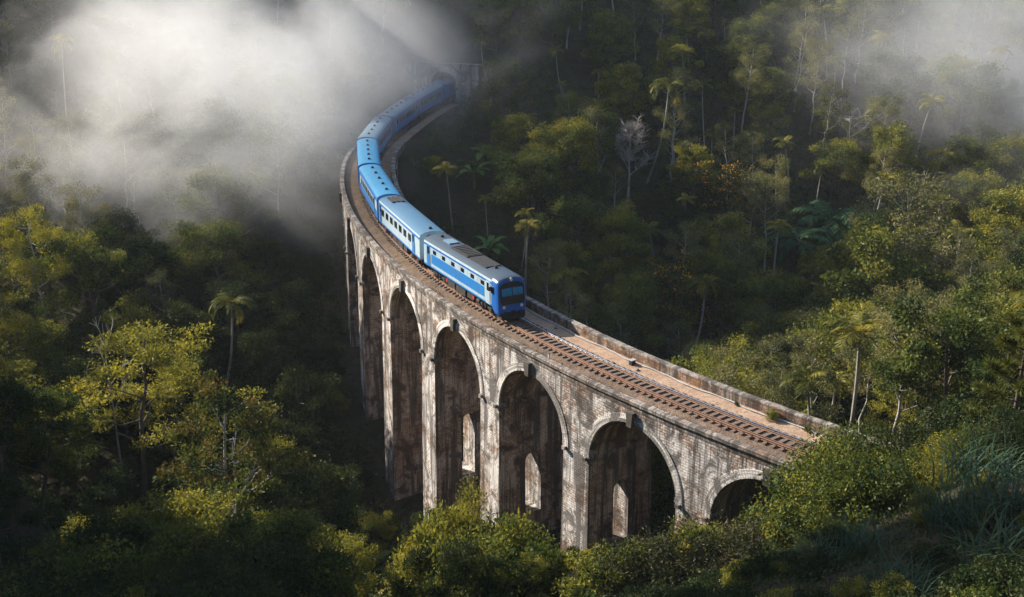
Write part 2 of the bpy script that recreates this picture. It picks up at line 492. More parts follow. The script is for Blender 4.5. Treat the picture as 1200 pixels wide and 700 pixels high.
# ------------------------------------------------------------------ viaduct
A0, DA = math.degrees(3.9144), 5.0249          # crown of the nearest arch, spacing
A0 = 224.27
ROUT, RIN = 3.42, -3.28
RREF = 139.4
SPAN = 4.57
CROWN, SPRING = -1.53, -6.10
TOPZ = -0.02
PIT = math.radians(DA) * RREF                  # pitch in metres
def bp(ac, s, r, z): return pt(ac + math.degrees(s / RREF), r, z)

viaduct = empty('viaduct', pt(204.2, 0, -26))
tag(viaduct, 'tall curved stone railway viaduct with whitewashed round arches, carrying the blue train', 'viaduct')
vroot = viaduct
def vpart(mb, name, mats, **kw):
    o = mb.build(name, mats, None, **kw)
    o.parent = vroot
    o.matrix_parent_inverse = Matrix.Translation(-Vector(vroot.location))
    return o

NA = 9
for k in range(NA):
    ac = A0 - DA * k
    # arch bay above the springing: spandrels front and back, soffit
    mb = MB(); ring = MB(); ring2 = MB()
    n = 32
    th = [math.pi * i / n for i in range(n + 1)]
    H = PIT / 2
    arc = [(-SPAN * math.cos(t), SPRING + SPAN * math.sin(t)) for t in th]
    RW = 0.62
    ext = [(-(SPAN + RW) * math.cos(t), SPRING + (SPAN + RW) * math.sin(t)) for t in th]
    bnd = []
    for t in th:
        c, s = -math.cos(t), math.sin(t)
        kx = H / abs(c) if abs(c) > 1e-6 else 1e9
        kz = (TOPZ - SPRING) / s if s > 1e-6 else 1e9
        kk = min(kx, kz)
        bnd.append((c * kk, SPRING + s * kk))
    # corners
    for i in range(n):
        for r, flip in ((ROUT, False), (RIN, True)):
            pl = [arc[i], arc[i + 1], bnd[i + 1], bnd[i]]
            b0, b1 = bnd[i], bnd[i + 1]
            poly = [arc[i], arc[i + 1], b1]
            if abs(abs(b0[0]) - H) < 1e-6 and abs(b0[1] - TOPZ) > 1e-6 and abs(b1[1] - TOPZ) < 1e-6: poly.append((-H, TOPZ))
            if abs(b0[1] - TOPZ) < 1e-6 and abs(abs(b1[0]) - H) < 1e-6 and abs(b1[1] - TOPZ) > 1e-6: poly.append((H, TOPZ))
            poly.append(b0)
            # remove duplicates
            pp = []
            for p in poly:
                if not pp or abs(p[0] - pp[-1][0]) + abs(p[1] - pp[-1][1]) > 1e-6: pp.append(p)
            pts = [bp(ac, s, r, z) for s, z in pp]
            uvs = [(s + k * 12.2, z) for s, z in pp]
            if flip: pts.reverse(); uvs.reverse()
            mb.quad(pts, uvs, 0)
        rs = np.linspace(ROUT, RIN, 5)
        for j in range(4):
            a, b = arc[i], arc[i + 1]
            l0, l1 = SPAN * th[i], SPAN * th[i + 1]
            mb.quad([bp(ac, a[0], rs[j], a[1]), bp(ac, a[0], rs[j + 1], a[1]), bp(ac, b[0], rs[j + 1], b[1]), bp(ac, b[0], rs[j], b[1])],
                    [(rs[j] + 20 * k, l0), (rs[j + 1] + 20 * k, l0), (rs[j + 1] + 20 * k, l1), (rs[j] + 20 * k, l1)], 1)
        # voussoir ring, standing 60 mm proud of both faces
        for r0, r1 in ((ROUT + 0.06, ROUT - 0.1), (RIN - 0.06, RIN + 0.1)):
            a, b, c, d = arc[i], arc[i + 1], ext[i + 1], ext[i]
            li, lj = SPAN * th[i], SPAN * th[i + 1]
            sgn = 1 if r0 > 0 else -1
            def addq(q, uv):
                if sgn < 0: q = q[::-1]; uv = uv[::-1]
                (ring if sgn > 0 else ring2).quad(q, uv, 0)
            e = 0.012
            a = (a[0] * (1 - e / SPAN), SPRING + (a[1] - SPRING) * (1 - e / SPAN)); b = (b[0] * (1 - e / SPAN), SPRING + (b[1] - SPRING) * (1 - e / SPAN))
            addq([bp(ac, *q) for q in ((a[0], r0, a[1]), (b[0], r0, b[1]), (c[0], r0, c[1]), (d[0], r0, d[1]))],
                 [(0 + k * 3, li), (0 + k * 3, lj), (RW + k * 3, lj), (RW + k * 3, li)])
            addq([bp(ac, *q) for q in ((d[0], r0, d[1]), (c[0], r0, c[1]), (c[0], r1, c[1]), (d[0], r1, d[1]))],
                 [(0, li), (0, lj), (.16, lj), (.16, li)])
            addq([bp(ac, *q) for q in ((a[0], r1, a[1]), (b[0], r1, b[1]), (b[0], r0, b[1]), (a[0], r0, a[1]))],
                 [(0, li), (0, lj), (.16, lj), (.16, li)])
    vpart(mb, 'arch_bay', [M['face'], M['soffit']])
    vpart(ring, 'arch_ring', M['ring'], weld=True); vpart(ring2, 'arch_ring', M['ring'], weld=True)
    for r0 in (ROUT + 0.06, RIN - 0.06):
        ks = MB(); sg = 1 if r0 > 0 else -1
        ra, rb = r0 - sg * 0.1, r0 + sg * 0.30
        w0, w1 = 0.24, 0.33
        z0, z1 = CROWN - 0.16, CROWN + 0.98
        V = [bp(ac, *q) for q in ((-w0, rb, z0), (w0, rb, z0), (w1, rb, z1), (-w1, rb, z1), (-w0, ra, z0), (w0, ra, z0), (w1, ra, z1), (-w1, ra, z1))]
        for f in ((0, 1, 2, 3), (5, 4, 7, 6), (4, 0, 3, 7), (1, 5, 6, 2), (3, 2, 6, 7), (4, 5, 1, 0)): ks.quad([V[i] for i in f])
        vpart(ks, 'keystone', M['keystone'])

# piers (one between each two arches, and the two end abutments)
for k in range(-1, NA):
    ac = A0 - DA * (k + 0.5)
    HW = PIT / 2 - SPAN
    zb = min(float(np.min(terrain(*np.array([pt(ac, r, 0)[:2] for r in np.linspace(-4, 4, 5)]).T))), -8) - 2.5
    mb = MB()
    opening = {0: (-7.4, -11.0), 1: (-8.9, -14.2), 2: (-11.2, -17.0), 3: (-12.2, -18.8)}.get(k)
    zs = list(np.arange(zb, SPRING, 2.0)) + [SPRING]
    bat = lambda z: 0.010 * (SPRING - z)         # slight batter
    for i in range(len(zs) - 1):
        z0, z1 = zs[i], zs[i + 1]
        b0, b1 = bat(z0), bat(z1)
        for r, sg in ((ROUT, 1), (RIN, -1)):
            q = [(-HW - b0, r + sg * b0, z0), (HW + b0, r + sg * b0, z0), (HW + b1, r + sg * b1, z1), (-HW - b1, r + sg * b1, z1)]
            uv = [(s + k * 12.2 + 6.1, z) for s, _, z in q]
            if sg > 0: q = q[::-1]; uv = uv[::-1]
            mb.quad([bp(ac, *p) for p in q], uv, 0)
    for sg in (-1, 1):
        def jamb(poly):
            q = []
            for r, z in poly:
                b = bat(z)
                rr_ = r + (b if abs(r - ROUT) < 1e-6 else (-b if abs(r - RIN) < 1e-6 else 0))
                q.append((sg * (HW + b), rr_, z))
            uv = [(r + k * 9.1 + 4 * sg, z) for r, z in poly]
            if sg > 0: q = q[::-1]; uv = uv[::-1]
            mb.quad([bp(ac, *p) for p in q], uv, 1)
        if opening is None:
            for i in range(len(zs) - 1): jamb([(RIN, zs[i]), (ROUT, zs[i]), (ROUT, zs[i + 1]), (RIN, zs[i + 1])])
        else:
            zt, zbm = opening; hw = 0.80; rc = 0.0
            zsp = zt - hw
            for z0, z1 in zip([zb, zbm, zsp, zt], [zbm, zsp, zt, SPRING]):
                if z0 in (zb, zt): jamb([(RIN, z0), (ROUT, z0), (ROUT, z1), (RIN, z1)])
                elif z0 == zbm:
                    jamb([(RIN, z0), (rc - hw, z0), (rc - hw, z1), (RIN, z1)]); jamb([(rc + hw, z0), (ROUT, z0), (ROUT, z1), (rc + hw, z1)])
                else:
                    m = 8
                    for i in range(m):
                        t0, t1 = math.pi / 2 * i / m, math.pi / 2 * (i + 1) / m
                        for s2 in (-1, 1):
                            e = RIN if s2 < 0 else ROUT
                            q = [(e, z0 + (z1 - z0) * math.sin(t0)), (rc + s2 * hw * math.cos(t0), z0 + hw * math.sin(t0)),
                                 (rc + s2 * hw * math.cos(t1), z0 + hw * math.sin(t1)), (e, z0 + (z1 - z0) * math.sin(t1))]
                            if s2 > 0: q = q[::-1]
                            jamb(q)
    if opening is not None:
        zt, zbm = opening; hw = 0.80
        zsp = zt - hw
        prof = [(-hw, zbm), (-hw, zsp)] + [(-hw * math.cos(math.pi * i / 12), zsp + hw * math.sin(math.pi * i / 12)) for i in range(1, 12)] + [(hw, zsp), (hw, zbm)]
        for (ra, za), (rb, zc) in zip(prof, prof[1:] + prof[:1]):
            b0, b1 = bat(za), bat(zc)
            mb.quad([bp(ac, -HW - b0, ra, za), bp(ac, HW + b0, ra, za), bp(ac, HW + b1, rb, zc), bp(ac, -HW - b1, rb, zc)],
                    [(-HW, za + ra), (HW, za + ra), (HW, zc + rb), (-HW, zc + rb)], 0)
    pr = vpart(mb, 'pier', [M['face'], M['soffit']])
    # corbel stones left at the springing for the centring
    for sg in (-1, 1):
        for r in (ROUT - 0.30, 1.1, -1.1, RIN + 0.30):
            s0 = sg * (HW + 0.12)
            c0 = bp(ac, s0, r, SPRING + 0.14)
            cb = MB(); cb.box(c0, (0.30, 0.44, 0.34), 0, RAD(ac) + math.pi / 2); vpart(cb, 'corbel', M['coping'])
    for sg in (-1, 1):
        c0 = bp(ac, sg * (HW - 0.30), ROUT + 0.13, SPRING - 0.05)
        cb = MB(); cb.box(c0, (0.36, 0.34, 0.30), 0, RAD(ac) + math.pi / 2); vpart(cb, 'corbel', M['coping'])

def sweep(mb, prof, a0, a1, step, mat=0, closed=True, uoff=0.0, jit=0.0):
    """prof: list of (r, z), counter-clockwise seen along decreasing angle"""
    n = max(2, int(abs(a1 - a0) / step))
    per = [0.0]
    pp = prof + ([prof[0]] if closed else [])
    for p, q in zip(pp, pp[1:]): per.append(per[-1] + math.hypot(q[0] - p[0], q[1] - p[1]))
    jr = [0.0] * (n + 1)
    if jit: jr = [random.uniform(-jit, jit) for _ in range(n + 1)]
    for i in range(n):
        b, c = a0 + (a1 - a0) * i / n, a0 + (a1 - a0) * (i + 1) / n
        lb, lc = b / DEG, c / DEG
        for j in range(len(pp) - 1):
            p, q = pp[j], pp[j + 1]
            mb.quad([pt(b, p[0] , p[1]+ jr[i]), pt(b, q[0], q[1]+ jr[i]), pt(c, q[0], q[1] + jr[i+1]), pt(c, p[0], p[1]+ jr[i+1])],
                    [(lb, per[j]), (lb, per[j + 1]), (lc, per[j + 1]), (lc, per[j])], mat)
    if closed:
        for a in (a0, a1):
            mb.quad([pt(a, p[0], p[1]) for p in prof], [(p[0], p[1]) for p in prof], mat)

BR0, BR1 = 226.8, 179.0
mb = MB()
sweep(mb, [(3.02, -0.42), (3.02, 0.30), (3.08, 0.36), (3.50, 0.36), (3.57, 0.29), (3.57, 0.04), (3.44, -0.06), (3.44, -0.42)], 229.5, BR1, 0.35, jit=0.018)
vpart(mb, 'parapet', M['coping'], weld=True)
mb = MB()
sweep(mb, [(-2.92, -0.42), (-2.92, 0.48), (-3.42, 0.48), (-3.42, -0.42)], 230.5, BR1 - 0.6, 0.4)
vpart(mb, 'parapet', M['parapet'], weld=True)
mb = MB()
sweep(mb, [(-2.90, 0.485), (-2.90, 0.58), (-2.95, 0.63), (-3.42, 0.63), (-3.47, 0.58), (-3.47, 0.485)], 230.5, BR1 - 0.6, 0.4, jit=0.012)
vpart(mb, 'coping', M['coping'], weld=True)
# deck fill between the two parapets, across the arches
mb = MB()
sweep(mb, [(-3.27, -0.9), (-3.27, -0.40), (3.40, -0.40), (3.40, -0.9)], BR0, 181.4, 0.5)
vpart(mb, 'deck', M['ballast'])
for aa0, aa1 in ((A0 + DA / 2, 229.5), (A0 - DA * 8.5, 179.0)):
    mb = MB(); sweep(mb, [(ROUT, -9), (ROUT, -0.42), (RIN, -0.42), (RIN, -9)], aa0, aa1, 0.5)
    vpart(mb, 'abutment', M['face'])

# ------------------------------------------------------------------ track bed, path, track
mb = MB()
TB0, TB1 = 240.0, 158.0
n = int((TB0 - TB1) / 0.25)
rprof = [(3.01, -0.36), (2.5, -0.27), (1.75, -0.245), (1.1, -0.25), (0.3, -0.235), (-0.3, -0.235), (-1.1, -0.25), (-1.36, -0.25), (-1.42, -0.30)]
hh = rng.normal(0, 0.022, (n + 1, len(rprof)))
for i in range(n):
    b, c = TB0 + (TB1 - TB0) * i / n, TB0 + (TB1 - TB0) * (i + 1) / n
    for j in range(len(rprof) - 1):
        p, q = rprof[j], rprof[j + 1]
        mb.quad([pt(b, p[0], p[1] + hh[i, j]), pt(c, p[0], p[1] + hh[i + 1, j]), pt(c, q[0], q[1] + hh[i + 1, j + 1]), pt(b, q[0], q[1] + hh[i, j + 1])])
tb = mb.build('track_bed', M['ballast'], weld=True)
tag(tb, None, None, None, 'structure')
mb = MB()
sweep(mb, [(-1.30, -0.215), (-1.9, -0.20), (-2.6, -0.19), (-2.915, -0.17)], 236, 162.8, 0.3, closed=False, jit=0.01)
pth = mb.build('path', M['path'])
tag(pth, None, None, None, 'structure')

track = empty('railway_track', pt(218, 0, -0.15))
tag(track, 'rusty single railway track with timber sleepers curving across the viaduct deck', 'railway track')
def tpart(o):
    o.parent = track
    o.matrix_parent_inverse = Matrix.Translation(-Vector(track.location))
    return o
def rail_prof(rc, hd=0.075, w=0.036, base=0.07, ztop=0.0):
    return [(rc - base, -0.15), (rc - base, -0.135), (rc - 0.014, -0.11), (rc - 0.014, -0.045), (rc - w, -0.035), (rc - w, ztop - 0.006), (rc - w + 0.008, ztop),
            (rc + w - 0.008, ztop), (rc + w, ztop - 0.006), (rc + w, -0.035), (rc + 0.014, -0.045), (rc + 0.014, -0.11), (rc + base, -0.135), (rc + base, -0.15)]
for rc, m in ((0.838, 'rust'), (-0.838, 'railtop')):
    mb = MB(); sweep(mb, rail_prof(rc, w=0.05, base=0.09), 238, 158, 0.4)
    tpart(mb.build('rail', M['rust'] if m == 'rust' else M['railtop'], weld=True))
for rc in (0.56, -0.56):
    mb = MB(); sweep(mb, rail_prof(rc, w=0.038, base=0.08, ztop=-0.02), 229, 181, 0.4)
    tpart(mb.build('guard_rail', M['rust'], weld=True))
SP = 0.66 * DEG
slp = []
nsl = 118
rest = MB()
protos = []
for v in range(4):
    s = MB()
    L, Wd = 2.62 + 0.12 * random.uniform(-1, 1), 0.27
    for sx in range(6):
        x0, x1 = -L / 2 + L * sx / 6, -L / 2 + L * (sx + 1) / 6
    s.box((0, 0, -0.075), (L, Wd, 0.15), 0, 0, 0.97)
    for x in (-0.838, 0.838):
        s.box((x, 0, 0.012), (0.34, 0.17, 0.024), 1)
        for dx in (-0.12, 0.12): s.box((x + dx, 0.03, 0.045), (0.05, 0.06, 0.05), 1)
    protos.append(s)
pm = []
for s in protos:
    o = s.build('sleeper', [M['sleeper'], M['rust']]); pm.append(o.data); bpy.data.objects.remove(o)
a = 236.5
count = 0
while a > 160:
    x, y, _ = pt(a, random.uniform(-0.05, 0.05), 0)
    rz = RAD(a) + random.uniform(-0.02, 0.02)
    z = -0.125 + random.uniform(-0.01, 0.01)
    if 228.0 > a and count < 98:
        o = bpy.data.objects.new('sleeper', pm[random.randrange(4)])
        COL.objects.link(o); o.location = (x, y, z); o.rotation_euler = (0, 0, rz)
        tpart(o); count += 1
    else:
        rest.box((x, y, z - 0.075), (2.6, 0.27, 0.15), 0, rz)
    a -= SP
o = rest.build('sleeper', M['sleeper']); tpart(o); o['kind'] = 'stuff'

# cable pipe along the foot of the far parapet
mb = MB()
for i in range(120):
    b, c = 230 - i * 0.2, 230 - (i + 1) * 0.2
    f = lambda a_: pt(a_, -2.62 + 0.12 * math.sin(a_ * 2.3), -0.10 + 0.02 * math.sin(a_ * 7))
    mb.cyl(f(b), f(c), 0.045, n=7, caps=False)
tag(mb.build('cable_pipe', M['pipe']), 'thin grey pipe running along the foot of the far parapet', 'pipe')

def marker_post(a, r, label):
    t = empty('marker_post', pt(a, r, -0.25), RAD(a)); tag(t, label, 'post')
    p = MB(); p.box((0, 0, 0.33), (0.12, 0.10, 0.66), 0, 0, 0.9); p.build('post', M['white_post'], t)
    p = MB(); p.box((0, 0, 0.70), (0.20, 0.05, 0.14), 0); p.build('plate', M['pipe'], t)
marker_post(214.8, 2.55, 'small white marker post beside the near rail ahead of the train')
t = empty('junction_box', pt(216.7, -2.25, -0.2), RAD(216.7)); tag(t, 'small dark box on the sandy path by the far parapet', 'box')
p = MB(); p.box((0, 0, 0.19), (0.42, 0.34, 0.38), 0, 0, 0.92); p.build('housing', M['dark_metal'], t)
p = MB(); p.box((0, 0, 0.41), (0.50, 0.42, 0.06), 0); p.build('lid', M['pipe'], t)
def rock(x, y, z, s, label, group=None):
    import bmesh
    bm = bmesh.new(); bmesh.ops.create_icosphere(bm, subdivisions=2, radius=s)
    for v in bm.verts:
        v.co *= 1 + 0.35 * math.sin(v.co.x * 5 / s + 1) * math.cos(v.co.y * 4 / s) * 0.6 + random.uniform(-0.08, 0.08)
        v.co.z *= 0.7
    me = bpy.data.meshes.new('rock'); bm.to_mesh(me); bm.free(); me.materials.append(M['rock'])
    o = bpy.data.objects.new('rock', me); COL.objects.link(o); o.location = (x, y, z)
    return tag(o, label, 'rock', group)
rock(*pt(224.7, -2.35, -0.12), 0.26, 'grey rock lying on the path near the bushes at the near end')
rock(*pt(217.2, -1.75, -0.14), 0.16, 'small stone beside the far rail next to the dark box')
rock(*pt(212.4, -2.2, -0.12), 0.15, 'pale stone on the path in the shadow ahead of the train')

# ------------------------------------------------------------------ train
HWB = 1.38
def section(hw=HWB, zb=1.10, ze=3.30, zt=3.86):
    """half-profile points (y, z) from bottom left round the roof to bottom right"""
    pts = [(-hw + 0.06, zb), (-hw, zb + 0.12), (-hw, ze - 0.05)]
    for i in range(1, 12):
        t = math.pi * i / 12
        pts.append((-hw * math.cos(t) * (1.0), ze + (zt - ze) * math.sin(t) ** 0.85))
    pts += [(hw, ze - 0.05), (hw, zb + 0.12), (hw - 0.06, zb)]
    return pts
ROOF_I = range(2, 14)

def bogie(parent, x, front=False):
    b = MB()
    for s in (-1, 1):
        b.box((0, s * 1.02, 0.55), (2.7, 0.14, 0.22)); b.box((0, s * 1.02, 0.78), (1.1, 0.16, 0.3))
        for dx in (-1.1, 1.1): b.box((dx, s * 1.04, 0.47), (0.42, 0.22, 0.42), 0, 0, 0.8)
        b.cyl((0.3, s * 1.08, 0.45), (0.3, s * 1.08, 0.95), 0.13, n=8); b.cyl((-0.3, s * 1.08, 0.45), (-0.3, s * 1.08, 0.95), 0.13, n=8)
    b.box((0, 0, 0.7), (0.6, 2.0, 0.3))
    o = b.build('bogie', M['under'], parent); o.location.x = x
    for dx in (-1.1, 1.1):
        w = MB()
        for s in (-1, 1):
            w.cyl((dx, s * 0.77, 0.46), (dx, s * 0.90, 0.46), 0.45, n=18); w.cyl((dx, s * 0.73, 0.46), (dx, s * 0.77, 0.46), 0.49, n=18)
        w.cyl((dx, -0.75, 0.46), (dx, 0.75, 0.46), 0.08, n=8)
        w.build('wheelset', M['wheel'], o)

def window(parent, x, s, z, w, h, mull=1, mat='glass', frame='black', name='window'):
    m = MB()
    y = s * (HWB + 0.012)
    m.box((x, y, z), (w + 0.10, 0.05, h + 0.10), 1)
    pw = w / mull
    for i in range(mull):
        m.box((x - w / 2 + pw * (i + 0.5), y + s * 0.022, z), (pw - (0.05 if mull > 1 else 0.0), 0.03, h), 0)
    return m.build(name, [M[mat], M[frame]], parent)

def door(parent, x, s, mat, w=0.82):
    m = MB(); y = s * (HWB + 0.008)
    m.box((x, y, 2.20), (w, 0.05, 2.05), 0)
    d = m.build('door', M[mat], parent)
    g = MB(); g.box((x, y + s * 0.022, 2.72), (w * 0.55, 0.03, 0.72), 0); g.build('door_window', M['glass'], d)
    hd = MB(); hd.cyl((x + w * 0.58, y + s * 0.05, 1.45), (x + w * 0.58, y + s * 0.05, 2.4), 0.025, n=6); hd.build('handrail', M['pale'], d)
    return d

def vents(parent, xs, z=3.86, sc=1.0):
    for x in xs:
        m = MB(); m.box((x, 0, z + 0.06), (0.34 * sc, 0.34 * sc, 0.16), 0, 0, 0.75); m.cyl((x, 0, z + 0.12), (x, 0, z + 0.2), 0.13 * sc, 0.10 * sc, n=8)
        m.build('roof_vent', M['under'], parent)

def underframe(parent, L, busy=True):
    m = MB(); m.box((0, 0, 1.02), (L - 0.3, 2.3, 0.22), 0)
    m.build('underframe', M['under'], parent)
    m = MB()
    for x, w, h, s in ((-2.0, 1.5, 0.55, -1), (0.0, 1.9, 0.62, -1), (2.0, 1.2, 0.5, -1), (-1.2, 2.2, 0.55, 1), (1.6, 1.6, 0.6, 1)):
        m.box((x, s * 0.95, 0.92 - h / 2), (w, 0.6, h), 0)
    if busy: m.cyl((-3.3, -1.0, 0.6), (-2.9, -1.0, 0.6), 0.22, n=10); m.cyl((3.1, -1.0, 0.6), (3.6, -1.0, 0.6), 0.22, n=10)
    m.build('equipment_box', M['under'], parent)
    for xx in (-3.0, 2.6) if busy else ():
        m = MB(); m.box((xx, -1.16, 0.72), (0.34, 0.2, 0.3), 0); m.build('fuel_valve', M['red'], parent)

def car_body(parent, L, roofmat, sidemat, x0=None, x1=None):
    x0 = -L / 2 if x0 is None else x0; x1 = L / 2 if x1 is None else x1
    sec = section()
    ns = 8
    body = MB(); roof = MB()
    for i in range(ns):
        a, b = x0 + (x1 - x0) * i / ns, x0 + (x1 - x0) * (i + 1) / ns
        for j in range(len(sec) - 1):
            p, q = sec[j], sec[j + 1]
            tgt = roof if j in range(3, 13) else body
            tgt.quad([(a, *p), (b, *p), (b, *q), (a, *q)])
    for x in (x0, x1):
        body.quad([(x, *p) for p in (sec if x == x0 else sec[::-1])])
    body.quad([(x0, *sec[-1]), (x1, *sec[-1]), (x1, *sec[0]), (x0, *sec[0])])
    return body.build('body', M[sidemat], parent, weld=True), roof.build('roof', M[roofmat], parent, weld=True, smooth=True)

def strip(parent, name, x0, x1, z0, z1, mat, out=0.010, sides=(-1, 1)):
    m = MB()
    for s in sides: m.box(((x0 + x1) / 2, s * (HWB + out / 2), (z0 + z1) / 2), (x1 - x0, out, z1 - z0), 0)
    return m.build(name, M[mat], parent)

def place_car(root, amid):
    p0 = Vector(pt(amid - 5.0 * DEG, 0, 0)); p1 = Vector(pt(amid + 5.0 * DEG, 0, 0))
    c = (p0 + p1) / 2; d = p1 - p0
    root.location = (c.x, c.y, 0.0)
    root.rotation_euler = (0, 0, math.atan2(d.y, d.x))

def gangway(parent, x):
    m = MB(); s = 1 if x > 0 else -1
    m.box((x + s * 0.22, 0, 2.35), (0.44, 1.1, 2.2), 0)
    for k in range(3): m.box((x + s * (0.08 + 0.14 * k), 0, 2.35), (0.05, 1.2, 2.3), 0)
    m.build('gangway', M['under'], parent)
    m = MB(); m.cyl((x, 0, 0.95), (x + s * 0.45, 0, 0.95), 0.1, n=8); m.box((x + s * 0.1, 0, 0.95), (0.2, 2.2, 0.25), 0); m.build('coupler', M['under'], parent)

CPITCH = 6.70
# --- leading power car
LN = 15.6
pc = empty('power_car')
tag(pc, 'leading blue and white power car with rounded cab at the head of the train', 'train car')
XB = LN / 2 - 1.35
body, roof = car_body(pc, LN, 'roof_grey', 'pale', -LN / 2, XB)
nose = MB()
sec = section()
stations = [(XB, 1.0, 1.0, 0.0), (XB + 0.55, 1.0, 0.995, 0.0), (XB + 0.95, 0.985, 0.975, 0.05), (XB + 1.20, 0.945, 0.94, 0.12), (XB + 1.32, 0.88, 0.89, 0.2)]
def nsec(st):
    x, sy, sz, rk = st
    out = []
    for (y, z) in sec:
        zz = 1.10 + (z - 1.10) * sz if z > 2.4 else z
        out.append((x - rk * max(0, (zz - 1.9)) * 0.9, y * sy, zz if z > 2 else 0.62 + (z - 1.10) * 1.3 if st[0] > XB + 0.3 else z))
    return out
S = [nsec(s) for s in stations]
for A, B in zip(S, S[1:]):
    for j in range(len(A) - 1):
        nose.quad([A[j], B[j], B[j + 1], A[j + 1]], None, 1 if (j in range(4, 12) and A is not S[3]) else 0)
nose.quad(S[-1], None, 0)
nose.build('cab_nose', [M['blue'], M['roof_grey']], pc, weld=True, smooth=False)
def fx(z):   # front plane of the nose at height z
    return XB + 1.32 - 0.2 * max(0, z - 1.9) * 0.9 + 0.012
def front_panel(name, poly, mat, out=0.0, th=0.03, parent=pc):
    m = MB()
    F = [(fx(z) + out + th, y, z) for y, z in poly]; Bk = [(fx(z) + out - 0.03, y, z) for y, z in poly]
    m.quad(F)
    k = len(poly)
    for i in range(k): j = (i + 1) % k; m.quad([Bk[i], Bk[j], F[j], F[i]])
    return m.build(name, M[mat], parent)
mask = front_panel('cab_mask', [(-1.02, 1.52), (1.02, 1.52), (1.17, 1.8), (1.17, 2.95), (1.02, 3.24), (0.6, 3.42), (-0.6, 3.42), (-1.02, 3.24), (-1.17, 2.95), (-1.17, 1.8)], 'black')
for s in (-1, 1):
    front_panel('windscreen', [(s * 0.05, 2.28), (s * 0.98, 2.28), (s * 1.02, 2.42), (s * 1.00, 2.90), (s * 0.05, 2.96)][::s], 'screen', 0.03, 0.02)
    w = MB(); w.box((fx(2.3) + 0.075, s * 0.5, 2.42), (0.03, 0.5, 0.03), 0); w.build('wiper', M['black'], pc)
    h = MB(); h.cyl((fx(1.35) - 0.02, s * 0.85, 1.30), (fx(1.35) + 0.06, s * 0.85, 1.30), 0.14, n=14); h.build('headlight', M['lamp'], pc)
    h = MB(); h.cyl((fx(0.9) - 0.05, s * 0.72, 0.82), (fx(0.9) + 0.42, s * 0.72, 0.82), 0.09, n=10); h.cyl((fx(0.9) + 0.40, s * 0.72, 0.82), (fx(0.9) + 0.45, s * 0.72, 0.82), 0.2, n=14); h.build('buffer', M['under'], pc)
m = MB(); m.box((XB + 1.0, 0, 0.52), (0.9, 2.3, 0.5), 0, 0, 1.0); m.box((XB + 1.38, 0, 0.42), (0.25, 2.1, 0.45), 0); m.build('pilot', M['under'], pc)
m = MB(); m.box((XB + 1.5, 0, 0.82), (0.5, 0.26, 0.26), 0); m.build('coupler', M['under'], pc)
m = MB(); m.cyl((fx(3.3) - 0.25, 0, 3.62), (fx(3.3) - 0.05, 0, 3.62), 0.14, n=12); m.build('headlight', M['lamp'], pc)
strip(pc, 'cantrail_stripe', -LN / 2, XB, 3.12, 3.29, 'blue')
strip(pc, 'sill_stripe', -LN / 2, XB, 1.14, 1.28, 'sky_blue')
for x0, x1 in ((-LN / 2 + 1.75, -0.55), (-0.45, XB - 1.35)):
    strip(pc, 'side_panel', x0, x1, 1.58, 2.50, 'sky_blue', 0.02)
for s in (-1, 1):
    for i in range(6): window(pc, -5.35 + i * 2.02, s, 2.80, 0.52, 0.28)
    door(pc, -LN / 2 + 1.05, s, 'sky_blue', 0.7); door(pc, XB - 0.62, s, 'pale', 0.72)
    window(pc, XB + 0.22, s, 2.65, 0.5, 0.55)
    m = MB(); m.box((XB + 0.05, s * (HWB + 0.16), 2.72), (0.09, 0.22, 0.36), 0); m.build('mirror', M['black'], pc)
m = MB(); m.box((-4.6, 0, 3.90), (1.5, 1.0, 0.14), 0, 0, 0.95); m.build('roof_hatch', M['roof_greyblue'], pc)
m = MB(); m.box((-1.2, 0, 3.87), (3.6, 1.6, 0.12), 0, 0, 0.97)
for i in range(7): m.box((-2.7 + i * 0.5, 0, 3.955), (0.12, 1.2, 0.04), 0)
m.build('radiator_grille', M['grille'], pc)
m = MB(); m.box((2.5, 0, 3.87), (3.4, 1.5, 0.10), 0, 0, 0.97); m.build('exhaust_panel', M['grille'], pc)
vents(pc, (-6.6, 4.6))
underframe(pc, LN - 1.5)
bogie(pc, -5.0); bogie(pc, 4.6)
gangway(pc, -LN / 2)
place_car(pc, 211.05 - LN / 2 * DEG)

def carriage(amid, label, roofm, sidem, winm, nwin, lead_door=True, grille=False, L=15.05, band=None, stripe='blue'):
    c = empty('carriage'); tag(c, label, 'train car', 'carriages of the blue train')
    car_body(c, L, roofm, sidem)
    strip(c, 'cantrail_stripe', -L / 2, L / 2, 3.10, 3.29, stripe)
    strip(c, 'sill_stripe', -L / 2, L / 2, 1.12, 1.26, 'blue')
    if band: strip(c, 'window_band', -L / 2 + 0.2, L / 2 - 0.2, *band)
    xs0 = -L / 2 + (1.0 if lead_door else 2.0); xs1 = L / 2 - 3.0 if lead_door else L / 2 - 2.0
    for s in (-1, 1):
        for i in range(nwin):
            window(c, xs0 + 0.6 + (xs1 - xs0 - 1.0) * i / (nwin - 1), s, 2.46, 0.82, 0.62, 2)
        door(c, L / 2 - 2.1, s, 'sky_blue'); door(c, -L / 2 + 0.62, s, 'blue', 0.7)
    if grille:
        m = MB()
        for yy in (-0.5, 0, 0.5): m.box((-L / 2 + 1.9, yy, 3.90), (2.2, 0.36, 0.12), 0)
        m.build('roof_grille', M['under'], c)
        vents(c, (L / 2 - 0.9,))
    else:
        vents(c, [(-L / 2 + 2.0) + (L - 4) * i / 4 for i in range(5)])
    underframe(c, L, False)
    bogie(c, -4.9); bogie(c, 4.9)
    gangway(c, -L / 2)
    if amid < 204: gangway(c, L / 2)
    place_car(c, amid)
    return c
am = 204.20
